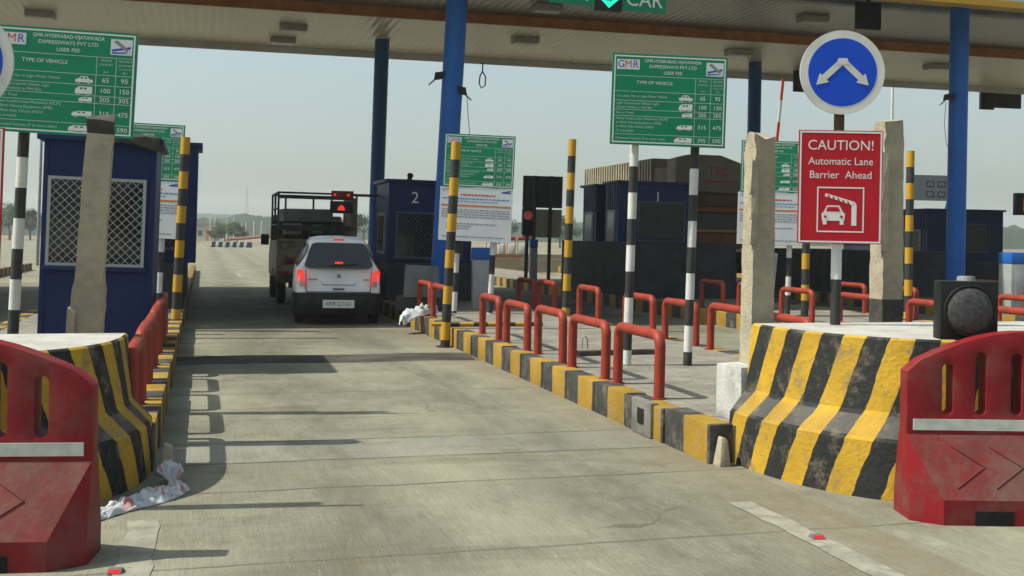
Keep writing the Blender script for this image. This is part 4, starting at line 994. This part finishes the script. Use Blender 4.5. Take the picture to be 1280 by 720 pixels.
# ------------------------------------------------------------------ white hatchback
def hatchback():
    t = thing('hatchback', 'white hatchback with dark bumper and lit brake lights waiting behind the pickup', 'car', (2.09,18.0,0), R(-3.2), .5); t.scale = (.92,.95,.975)
    W = .735
    def half(w, zb, zr, wr, belt=.92):
        return [(0,zb),(w*.62,zb),(w*.95,zb+.07),(w,.42),(w*1.005,.60),(w*.985,.80),(w*.955,belt),(wr*1.06,belt+(zr-belt)*.5),(wr,belt+(zr-belt)*.80),(wr*.90,zr-.035*(zr>1.2)),(wr*.6,zr-.008),(0,zr)]
    st = [ # y, w, zb, zr, wr, rear slope
        (.05,.68,.24,1.405,.455,.42),(.085,.715,.22,1.42,.475,.40),(.20,.735,.20,1.44,.49,.28),(.55,.742,.19,1.455,.505,.0),(1.1,.745,.19,1.465,.515,0),(1.7,.745,.19,1.46,.515,0),
        (2.05,.742,.19,1.42,.51,0),(2.35,.738,.19,1.21,.60,0),(2.62,.73,.19,.985,.66,0),(2.95,.715,.2,.93,.64,0),(3.25,.68,.22,.86,.58,0),(3.38,.60,.26,.76,.5,0)]
    b = MB(); rows = []
    for (y,w_,zb,zr,wr,sl_) in st:
        belt = .92 if zr > 1.1 else min(.86, zr-.05)
        hp = half(w_,zb,zr,wr,belt)
        ring = [(x_,z_) for x_,z_ in hp]+[(-x_,z_) for x_,z_ in hp[-2:0:-1]]
        rows.append([Vector((x_, y+max(0,z_-.9)*sl_, z_)) for x_,z_ in ring])
    k = len(rows[0])
    for r_ in rows: b.v += r_
    for i in range(len(rows)-1):
        for j in range(k): b.f.append((i*k+j,i*k+(j+1)%k,(i+1)*k+(j+1)%k,(i+1)*k+j)); b.m.append(0)
    b.f.append(tuple(range(k-1,-1,-1))); b.m.append(0); b.f.append(tuple((len(rows)-1)*k+j for j in range(k))); b.m.append(0)
    paint = mat('white car paint', (.98,.99,.99), .3, (.93,.94,.94), 3, coat=.5, dirt=(.75,.75,.72), dscale=2.5, dlim=(.55,.85))
    b.build('body', paint, t, sharp=50)
    dk = mat('dark bumper plastic', (.012,.0125,.013), .6, (.022,.021,.02), 6)
    bp = MB(); bp.v = []
    # wrap-round bumper
    prof = [(-.035,.27),(-.055,.34),(-.055,.44),(-.03,.52),(.04,.53)]
    prof0 = [(.10,.17),(-.01,.185)]+prof
    pl = [(-.765,.55),(-.765,.25),(-.735,.10),(-.66,.02),(-.4,-.0),(0,-.012),(.4,.0),(.66,.02),(.735,.10),(.765,.25),(.765,.55)]
    n_ = len(prof0)
    for (x_,y_) in pl:
        for (o_,z_) in prof0:
            q = Vector((x_,y_,z_)); 
            if abs(x_) > .7: q.x -= math.copysign(max(o_,-.02)+.02,x_)*.5; q.y += 0
            q.y += o_ if abs(x_) < .75 else 0
            bp.v.append(q)
    for i in range(len(pl)-1):
        for j in range(n_-1): bp.f.append((i*n_+j,(i+1)*n_+j,(i+1)*n_+j+1,i*n_+j+1)); bp.m.append(0)
    bp.build('bumper', dk, t, sharp=60)
    # lower side skirts are dark
    for s in (-1,1): MB().box(min(s*.735,s*.752),max(s*.735,s*.752),.5,2.9,.2,.36).build('sill', dk, t, bevel=.008)
    # rear window following the sloped tail
    def tail(x_,z_,o=.012): return (x_, .05+max(0,z_-.9)*.42-o-.0*abs(x_), z_)
    poly = [(-.50,.925),(.50,.925),(.565,.945),(.59,.985),(.50,1.25),(.46,1.325),(.40,1.345),(-.40,1.345),(-.46,1.325),(-.50,1.25),(-.59,.985),(-.565,.945)]
    fr = MB(); n_ = len(poly); fr.v = [Vector(tail(x_,z_,.012)) for x_,z_ in poly]+[Vector(tail(x_,z_,-.02)) for x_,z_ in poly]
    fr.f = [tuple(range(n_))]+[(i,n_+i,n_+(i+1)%n_,(i+1)%n_) for i in range(n_)]; fr.m = [0]*len(fr.f)
    win = fr.build('rear_window', mat('tinted rear glass', (.015,.022,.024), .06, spec=.7), t)
    MB().tube([tail(-.15,.975,.03),tail(.0,.985,.035),tail(.33,1.0,.03)],.008,6).build('wiper', M['dark'], t)
    MB().box(-.07,.07,-.0,.02,0,.035).build('high_brake_light', M['redlens'], t).location = tail(0,1.0,.035)
    MB().box(-.09,.09,-.0,.03,0,.028).build('high_brake_light', mat('roof reflector', (.4,.03,.03), .3, emit=(1,.05,.03), estr=.5), t).location = tail(0,1.385,.01)
    for s in (-1,1):
        lp = [(.575,.635),(.66,.63),(.71,.645),(.722,.86),(.705,.905),(.64,.90),(.595,.84)]
        v = MB()
        def w(x_,z_,o): return Vector((s*x_, .05+max(0,z_-.9)*.42-o+max(0,x_-.60)*.55, z_))
        n_ = len(lp); v.v = [w(x_,z_,.03) for x_,z_ in lp]+[w(x_,z_,-.04) for x_,z_ in lp]
        v.f = [tuple(range(n_)) if s>0 else tuple(range(n_-1,-1,-1))]+[(i,n_+i,n_+(i+1)%n_,(i+1)%n_) for i in range(n_)]; v.m = [0]*len(v.f)
        tl = v.build('taillight', M['redlens'], t, sharp=60)
        q = [(.58,.63),(.66,.625),(.705,.645),(.712,.72),(.588,.72)]
        u = MB(); u.add([w(x_,z_,.034) for x_,z_ in q],[tuple(range(5)) if s>0 else (4,3,2,1,0)])
        u.build('reversing_lens', mat('clear lens', (.6,.45,.42), .2), tl)
    pb = MB(); pb.box(-.27,.27,-.085,-.06,.285,.415,0).text('AP09 CJ 3161',.088,0,.35,-.087,1,sx=.88)
    pb.build('number_plate', [M['ink'], M['dark']], t, smooth=False)
    for q_ in ([(-.555,.535),(-.56,.60),(-.565,.90)],[(.555,.535),(.56,.60),(.565,.90)],[(-.555,.54),(0,.54),(.555,.54)],[(-.30,.70),(-.28,.655),(.28,.655),(.30,.70)]):
        MB().tube([tail(x_,z_,.001) for x_,z_ in q_],.006,6).build('seam', M['dark'], t)
    MB().box(-.10,.10,.02,.05,.575,.60).build('handle', M['dark'], t, bevel=.005)
    MB().disc((0,.80),.035,.028,.05,20,0).build('emblem', M['grey'], t)
    MB().box(-.52,-.36,.034,.05,.735,.755).build('badge', M['grey'], t); MB().box(.42,.54,.034,.05,.735,.752).build('badge', M['grey'], t)
    # side glass
    for s in (-1,1):
        g_ = MB()
        for (y0,y1,wa) in ((.45,1.15,0),(1.22,2.05,0)):
            zz = [(.945,.722),(1.36,.588)]
            y1t = y1-(.28 if y1>2 else 0)
            g_.add([(s*.716,y0,.955),(s*.716,y1,.955),(s*.545,y1t,1.33),(s*.545,y0+.1,1.33)],[(0,1,2,3)])
        g_.build('side_window', M['glass'], t, smooth=False)
        mr_ = MB().hexa([(s*.74,2.0,.93),(s*.90,2.02,.93),(s*.74,2.1,.93),(s*.90,2.1,.93),(s*.74,2.0,1.05),(s*.89,2.02,1.05),(s*.74,2.1,1.05),(s*.89,2.1,1.05)]); mr_.build('mirror', M['dark'], t, bevel=.02)
        for yy in (.52,2.78):
            tw = thing_wheel(t, s*.655, yy, .265, .15, s)
    MB().cyl((.35,.0,.24),(.35,.2,.24),.025,.025,10).build('exhaust', M['grey'], t)
    return t
def thing_wheel(t, x, y, r, wd, s):
    b = MB(); n = 28; prof = [(-wd/2,r*.62),(-wd/2,r*.93),(-wd*.36,r),(wd*.36,r),(wd/2,r*.93),(wd/2,r*.62)]
    vs = [(x+o_, y+q*math.cos(2*math.pi*k/n), r+q*math.sin(2*math.pi*k/n)) for (o_,q) in prof for k in range(n)]
    b.add(vs, [(i*n+k,i*n+(k+1)%n,(i+1)*n+(k+1)%n,(i+1)*n+k) for i in range(len(prof)-1) for k in range(n)])
    o = b.build('wheel', M['rubber'], t, sharp=30)
    q = MB().cyl((x-wd*.36,y,r),(x+wd*.36,y,r),r*.63,r*.63,n)
    for k in range(6): a = 2*math.pi*k/6; q.cyl((x+s*wd*.36,y+r*.38*math.cos(a),r+r*.38*math.sin(a)),(x+s*wd*.40,y+r*.38*math.cos(a),r+r*.38*math.sin(a)),r*.1,r*.08,8)
    q.build('rim', M['grey'], o)
    return o
hatchback()

# ------------------------------------------------------------------ pickup ahead
def pickup():
    t = thing('pickup', 'grimy small pickup with an open cage frame and orange tailboard ahead of the hatchback', 'truck', (2.20,22.85,0), R(0), .6)
    bg_ = mat('dirty beige steel', (.36,.31,.20), .7, (.26,.225,.15), 4, dirt=(.12,.10,.075), dscale=3, dlim=(.5,.7))
    org = mat('orange painted board', (.55,.10,.03), .7, (.40,.09,.04), 9, dirt=(.16,.1,.05), dscale=6, dlim=(.5,.66))
    drk = mat('grimy frame steel', (.055,.055,.052), .7, (.085,.08,.07), 5)
    tb = MB(); tb.box(-.80,.80,0,.04,.50,1.34,0).box(-.68,.68,-.008,0,.80,.99,1)
    tb.box(-.70,-.52,-.012,0,1.16,1.24,0).box(-.80,-.76,-.02,0,.66,1.34,0).box(.76,.80,-.02,0,.66,1.34,0).box(-.79,.79,-.02,0,1.29,1.34,0)
    tb.build('tailboard', [bg_, org], t, bevel=.004)
    MB().box(-.80,-.76,.04,2.1,.66,1.30).build('side_board', bg_, t); MB().box(.76,.80,.04,2.1,.66,1.30).build('side_board', bg_, t)
    MB().box(-.78,.78,.0,2.1,.56,.66).build('bed', drk, t)
    c = MB(); r = .022
    for x_ in (-.78,.78):
        for y_ in (.03,1.05,2.05): c.cyl((x_,y_,.7),(x_,y_,2.27),r,r,8)
        for z_ in (1.62,1.95,2.27): c.cyl((x_,.03,z_),(x_,2.05,z_),r,r,8)
    for z_ in (2.27,2.17): c.cyl((-.78,.03,z_),(.78,.03,z_),r*.9,r*.9,8)
    for z_ in (1.62,): c.box(-.78,.78,.0,.05,z_-.1,z_)
    for x_ in (-.5,.1,.5): c.cyl((x_,2.05,.7),(x_,2.05,2.27),r,r,8)
    c.cyl((-.78,2.05,2.27),(.78,2.05,2.27),r,r,8)
    c.build('cage_frame', drk, t)
    MB().box(.66,.80,.0,1.2,1.36,2.2).build('side_panel', bg_, t)
    MB().box(-.78,.78,2.06,2.10,.7,1.72).build('headboard', drk, t)
    cb = MB(); cb.prismx([(2.2,.5),(3.6,.5),(3.65,1.0),(3.3,1.25),(2.95,1.83),(2.25,1.85),(2.2,1.7)],-.75,.75); cb.build('cab', bg_, t, bevel=.05)
    MB().box(-.5,.5,2.18,2.2,1.35,1.7).build('rear_window', M['glass'], t)
    for s in (-1,1):
        lt = MB().box(s*.66-.09,s*.66+.09,-.05,.0,.60,.70).build('taillight', mat('dusty red lens', (.26,.03,.025), .4), t, bevel=.01)
        MB().box(s*.88-.09,s*.88+.09,2.9,2.96,1.18,1.42).build('mirror', M['dark'], t, bevel=.015)
        for yy in (.6,2.85): thing_wheel(t, s*.66, yy, .30, .17, s)
    MB().box(-.76,.76,-.06,.02,.46,.58).build('bumper', drk, t, bevel=.01)
    MB().box(-.3,.3,.2,2.6,.38,.56).build('chassis', drk, t)
    MB().box(-.55,-.35,-.03,-.0,.36,.62).box(.35,.55,-.03,-.0,.36,.62).build('mudflap', M['rubber'], t)
    MB().box(-.20,.25,-.065,-.06,.48,.57).build('number_plate', mat('dusty plate', (.4,.38,.3), .7), t)
    return t
pickup()
for k,(xx,zz,wd_,hh,lab) in enumerate(((1.75,1.44,.34,.22,'pale carton showing through the cage of the pickup, left one'),(2.22,1.46,.22,.18,'pale carton showing through the cage of the pickup, right one'))):
    tag(pose(MB().box(-wd_/2,wd_/2,0,.3,0,hh).build('carton', mat('pale card', (.38,.35,.28), .9, (.28,.25,.2), 4), bevel=.02), (xx,22.95,zz), R(5-9*k)), lab, 'carton')
tag(pose(MB().box(-.62,.40,-.55,.6,0,.27).build('grey_crate', mat('grey load', (.22,.225,.21), .8, (.27,.27,.25), 3), bevel=.03), (2.18,24.1,1.70), R(3)), 'long grey crate on top of the load in the pickup', 'crate', None)
crumple('load_sack','dark lumpy load of sacks in the bed of the pickup','sack',[(1.6,23.2,.66),(1.7,23.8,.66),(2.2,24.3,.66),(2.6,24.2,.66)],.45,1.1,[mat('dark sacking',(.05,.048,.04),.9,(.09,.08,.06),5),mat('pale sacking',(.32,.3,.25),.9)],4,n=22)

# ------------------------------------------------------------------ large brown truck behind booth 1
def big_truck():
    t = thing('goods_truck', 'tall brown truck with a cream corrugated body standing beyond booth 1', 'truck', (13.2,27.9,0), R(0), .3)
    crm = mat('cream corrugated steel', (.40,.37,.27), .7, (.31,.285,.21), 2, dirt=(.22,.19,.13), dscale=2.5, dlim=(.55,.75))
    brn = mat('brown cab paint', (.15,.085,.05), .6, (.11,.065,.04), 3)
    orr = mat('rust orange band', (.32,.11,.04), .6, (.24,.09,.04), 4)
    gry = mat('dusty visor', (.28,.25,.20), .7, (.22,.195,.16), 2)
    b = MB(); b.box(-1.0,1.0,1.6,7.5,1.1,3.72)
    k = 1.6
    while k < 7.4: b.box(-1.045,-1.0,k,k+.09,1.15,3.7); k += .21
    b.build('cargo_body', crm, t)
    cb = MB(); cb.prismx([(0,.9),(1.5,.9),(1.5,3.45),(.25,3.4),(.08,2.75),(0,1.95)],-1.0,1.0); cb.build('cab', brn, t, bevel=.06)
    vs = MB(); vs.prism([(-1.02,2.78),(1.05,2.70),(1.05,3.50),(.3,3.74),(-.6,3.74),(-1.02,3.62)],-.06,.5,0)
    vs.text('TFC',.36,.25,3.28,-.064,1); vs.rect(-.2,.8,3.0,3.05,-.064,1); 
    vs.build('visor', [gry, mat('faded red lettering', (.42,.04,.06), .6)], t, smooth=False)
    MB().box(-1.0,1.06,-.1,-.0,2.36,2.66).build('visor_board', brn, t, bevel=.01)
    MB().box(-1.03,1.1,-.13,-.05,2.2,2.34).build('visor_board', orr, t, bevel=.01)
    MB().box(-.93,.95,-.03,.02,1.72,2.15).build('windscreen', M['glass'], t)
    MB().box(-.9,.95,-.06,-.02,1.66,1.72).build('wiper_bar', M['gold'], t)
    MB().box(-1.05,1.1,-.16,-.01,1.22,1.6).build('bonnet_panel', orr, t, bevel=.03)
    MB().box(-1.05,1.12,-.25,-.02,.55,1.12).build('bumper', M['dark'], t, bevel=.03)
    MB().box(-1.06,1.1,-.19,-.16,1.14,1.2).build('stripe', M['white'], t)
    for s in (-1,1):
        MB().box(s*1.2-.09,s*1.2+.09,-.1,-.04,1.85,2.25).build('mirror', M['dark'], t, bevel=.02)
        MB().disc((s*.75,.85),.12,-.28,-.25,20,0).build('headlight', M['glass'], t)
        for yy in (1.0,6.6): thing_wheel(t, s*.9, yy, .5, .3, s)
    MB().box(-.5,.5,.3,8,.6,1.1).build('chassis', M['dark'], t)
big_truck()

# ------------------------------------------------------------------ far things
# low wall with hoops and white blocks beyond the booths
x, y = PD(632,46)
wl = MB().box(-2.6,2.6,0,.3,0,.55).build('low_wall', mat('tan wall', (.36,.30,.2), .9, (.28,.24,.16), 2)); pose(wl,(x,y,0),R(-12)); tag(wl,'low tan wall under a row of far hoop rails beyond the lanes','wall')
for k in range(5):
    px = 608+k*13; x, y = PD(px,45.6)
    o = hoop(x, y, 'far dark red hoop rail on the low tan wall, '+['leftmost','second from left','third from left','fourth from left','fifth from left'][k], 'far hoop rails on the tan wall', rz=R(-102))
    o.location.z = .55; o.scale = (1.5,.36,1.8)
for k in range(4):
    px = 615+k*12.5; x, y = PD(px,47.2)
    o = MB().box(-.17,.17,-.1,.1,0,.4).build('white_block', M['white'], bevel=.03); pose(o,(x,y,.72),R(-12)); tag(o,'far white block behind the hoop rails on the tan wall, '+['leftmost','second from left','third from left','rightmost'][k],'block','far white blocks')
wl2 = MB().box(-3,3,0,.3,0,.72).build('low_wall', mat('tan wall back', (.30,.26,.18), .9)); x, y = PD(634,47.2); pose(wl2,(x,y+.2,0),R(-12)); tag(wl2,'second low tan wall carrying the far white blocks','wall')
# far striped blocks across the road and boom
for k in range(6):
    x, y = PD(268+k*8.8,112)
    b = MB().prism([(-.28,0),(.28,0),(.2,.55),(-.2,.55)],-.2,.2,k%1)
    o = b.build('road_block', M['black'] , bevel=.03); pose(o,(x,y,0),R(-10)); tag(o,'far dark block in a row across the road end, '+['first from the left','second from the left','third from the left','fourth from the left','fifth from the left','sixth from the left'][k],'block','far blocks across the road')
    if k < 5:
        x, y = PD(272.4+k*8.8,112)
        o = MB().prism([(-.22,0),(.22,0),(.16,.5),(-.16,.5)],-.2,.2).build('road_block', M['white'], bevel=.03); pose(o,(x,y,0),R(-10)); tag(o,'far white block in a row across the road end, '+['first from the left','second from the left','third from the left','fourth from the left','fifth from the left'][k],'block','far blocks across the road')
x, y = PD(312,118)
tag(pose(MB().tube([(-2.4,0,.75),(0,0,.95),(2.6,0,1.25)],.16,8).build('barrier_pole', mat('dull red pole', (.34,.09,.06), .7, (.3,.2,.15), 2)), (x,y,0), R(-12)), 'far dull red barrier pole above the row of blocks', 'barrier')
for k, px in enumerate((262,268,283,292,295,307,317,326)):
    d = 185+random.uniform(-12,25); x, y = PD(px,d); h = random.uniform(3.4,4.1)
    o = MB().cyl((0,0,-.1),(0,0,h),.085,.06,8).build('white_post', M['white']); pose(o,(x,y,0),0,random.uniform(0,1.6)); tag(o,'thin far white post by the trees past the road, '+['first','second','third','fourth','fifth','sixth','seventh','eighth'][k]+' from the left','post','thin far white posts')
x, y = PD(47,46); 
t = thing('lamp_post','slim grey lamp post behind the navy cabin and left fee sign','lamp post',(x,y,0),0,1.2)
MB().cyl((0,0,0),(0,0,7.5),.07,.045,10).build('pole', M['grey'], t); MB().cyl((0,0,7.45),(.9,0,7.7),.03,.03,8).build('arm', M['grey'], t); MB().box(.8,1.25,-.1,.1,7.66,7.76).build('lamp_head', M['grey'], t, bevel=.02)
# far left parked truck
x, y = PD(66,150)
t = thing('goods_truck','dark far truck parked beyond the road left of the navy cabin','truck',(x,y,0),R(-25),0)
MB().box(-1.2,1.2,0,5,1.0,3.1).build('cargo_body', mat('far truck body', (.10,.095,.08), .8,(.14,.12,.1),1), t, bevel=.04)
MB().box(-1.2,1.2,-.02,.4,2.7,3.2).build('tail_rail', mat('far truck rail',(.42,.36,.2),.8), t)
MB().box(-1.1,1.1,5.1,6.6,.7,2.7).build('cab', M['orange'], t, bevel=.1)
MB().box(-1.15,1.15,-.05,.05,.55,1.0).build('bumper', M['white'], t)
for s in (-1,1):
    for yy in (1.0,5.6): thing_wheel(t, s*.95, yy, .5, .3, s)

# trees
def tree(label, px, d, h, cw, mt, seed, name='tree'):
    rnd = random.Random(seed); x, y = PD(px,d)
    t = thing(name, label, 'tree', (x,y,-.05), rnd.uniform(0,6), 0, 'far trees beyond the road')
    b = MB(); th = h*.42
    b.tube([(0,0,0),(.05*h*.3,0,th*.5),(0,.03*h,th)],[h*.035,h*.028,h*.02],8)
    tips = []
    for k in range(6):
        a = k*1.05+rnd.uniform(-.3,.3); q = Vector((math.cos(a)*cw*.33,math.sin(a)*cw*.33,h*rnd.uniform(.55,.85))); tips.append(q)
        b.tube([(0,.03*h,th*.9),(q.x*.5,q.y*.5,(th+q.z)/2+.1),q],[h*.016,h*.011,h*.005],6)
    b.build('trunk', M['bark'], t)
    c = MB(); clumps = []
    for k in range(16):
        a = rnd.uniform(0,6.28); rr_ = cw*.5*math.sqrt(rnd.random()); zz = h*rnd.uniform(.38,.95); 
        rr_ *= 1-.55*max(0,(zz/h-.6)/.4)
        clumps.append((Vector((math.cos(a)*rr_,math.sin(a)*rr_,zz)), cw*rnd.uniform(.10,.2)))
    for (p, r_) in clumps:
        for k in range(190):
            dv = Vector((rnd.gauss(0,1),rnd.gauss(0,1),rnd.gauss(0,.8))); dv = dv.normalized()*r_*rnd.random()**.4
            o = p+dv; u = Vector((rnd.uniform(-1,1),rnd.uniform(-1,1),rnd.uniform(-.6,.6))).normalized(); v2 = u.orthogonal().normalized()
            s_ = h*rnd.uniform(.016,.036); c.add([o-u*s_,o+v2*s_*.6,o+u*s_,o-v2*s_*.6],[(0,1,2,3)])
    c.build('crown', mt, t, smooth=False)
    return t
tree('dusty green bush like tree beyond the road end, broadest of the clump', 281,140,3.1,3.6,M['leaf'],1)
tree('dusty green low tree right behind the broad bush at the road end', 296,146,2.7,2.6,M['leaf'],2)
tree('small dusty tree at the left end of the clump past the road', 268,150,2.2,2.0,M['leafdark'],3)
tree('dark green far tree left of the black and white sign post', 12,165,5.2,5.5,M['leafdark'],4)
tree('dark green far tree between the black and white post and the far truck', 38,172,4.6,4.5,M['leafdark'],5)
tree('far tree behind the dark parked truck', 84,180,4.4,4.5,M['leafdark'],6)
tree('far tree seen over the low tan wall, left one', 624,150,4.2,5.0,M['leafdark'],7)
tree('far tree seen over the low tan wall, right of the backs of the boards', 700,160,4.4,5.5,M['leafdark'],8)
tree('far tree just right of the white hatchback beyond the lanes', 455,180,4.6,5.0,M['leafdark'],9)
tree('far tree beneath the direction board by the right blue column', 1152,190,3.6,6,M['leafdark'],10)
tree('small far tree at the edge of the right blue column', 1172,150,3.2,3.4,M['leafdark'],11)
# pale building and wooded ridge far off
x, y = PD(254,200)
t = thing('far_house','pale far house half hidden by the bushes at the road end','house',(x,y,0),R(-15),0)
MB().box(-1.9,1.9,0,4,0,2.7).build('wall', mat('pale plaster',(.45,.42,.36),.9), t); MB().prism([(-2.1,2.7),(2.1,2.7),(1.7,3.3),(-1.7,3.3)],-.2,4.2).build('roof', mat('grey roof',(.25,.23,.21),.9), t)
MB().box(-.9,-.2,-.03,0,.9,1.8).build('window', M['glass'], t); MB().box(.5,1.2,-.03,0,0,1.9).build('door', M['brown'], t)
rb = random.Random(12)
from mathutils import noise as NZ
def ridge(name, d0, hbase, hvar, wave, kind, mt, seed, depth=60, n=420):
    b = MB(); rows = 5
    for i in range(n+1):
        a = R(-60+120*i/n)+YAW
        prof = hbase+hvar*NZ.noise(Vector((i*wave,seed,0)))+hvar*.35*NZ.noise(Vector((i*wave*4,seed+5,0)))+hvar*.12*NZ.noise(Vector((i*wave*17,seed+9,0)))
        prof = max(prof, hbase*.35)
        for j in range(rows):
            f = j/(rows-1); d = d0+depth*f
            z = prof*math.sin(f*math.pi/2)**.7 + (1.2*NZ.noise(Vector((i*.7,j*1.7,seed))) if j else -1.5)
            b.v.append(Vector((math.sin(a)*d, math.cos(a)*d, z)))
    for i in range(n):
        for j in range(rows-1): b.f.append((i*rows+j,(i+1)*rows+j,(i+1)*rows+j+1,i*rows+j+1)); b.m.append(0)
    o = b.build(name, mt); o['kind'] = kind; return o
M['wood'] = mat('far woodland', (.022,.042,.024), .9, (.04,.06,.032), .05, bump=.6, bscale=.4)
ridge('hills', 620, 12, 4, .028, 'structure', M['wood'], 2.0, 160)
fw = ridge('far_wood', 330, 6.4, 1.5, .09, 'stuff', M['wood'], 7.0, 30, n=700)
# radio mast far off
x, y = PD(308,600)
t = thing('radio_mast','tiny far lattice mast on the ridge above the white posts','mast',(x,y,0))
mb_ = MB()
for s in ((-1,-1),(1,-1),(1,1),(-1,1)): mb_.tube([(s[0]*1.2,s[1]*1.2,0),(s[0]*.2,s[1]*.2,26)],.12,5)
for k in range(10): z_ = 2.4*k+1; q = 1.2-z_/26; mb_.box(-q,q,-q-.06,-q+.06,z_,z_+.12)
mb_.build('lattice', M['grey'], t)

# ------------------------------------------------------------------ hazy air
hz = MB().box(-1200,1200,-100,1400,-1.2,40).build('haze', None)
hz.data.materials.clear()
H = bpy.data.materials.new('hazy air'); H.use_nodes = True
for n_ in list(H.node_tree.nodes):
    if n_.type != 'OUTPUT_MATERIAL': H.node_tree.nodes.remove(n_)
pv = H.node_tree.nodes.new('ShaderNodeVolumePrincipled'); pv.inputs['Color'].default_value = (.86,.93,.97,1); pv.inputs['Density'].default_value = .0006; pv.inputs['Anisotropy'].default_value = .2
H.node_tree.links.new(pv.outputs[0], H.node_tree.nodes['Material Output'].inputs['Volume'])
hz.data.materials.append(H); hz['kind'] = 'stuff'; hz.display_type = 'WIRE'
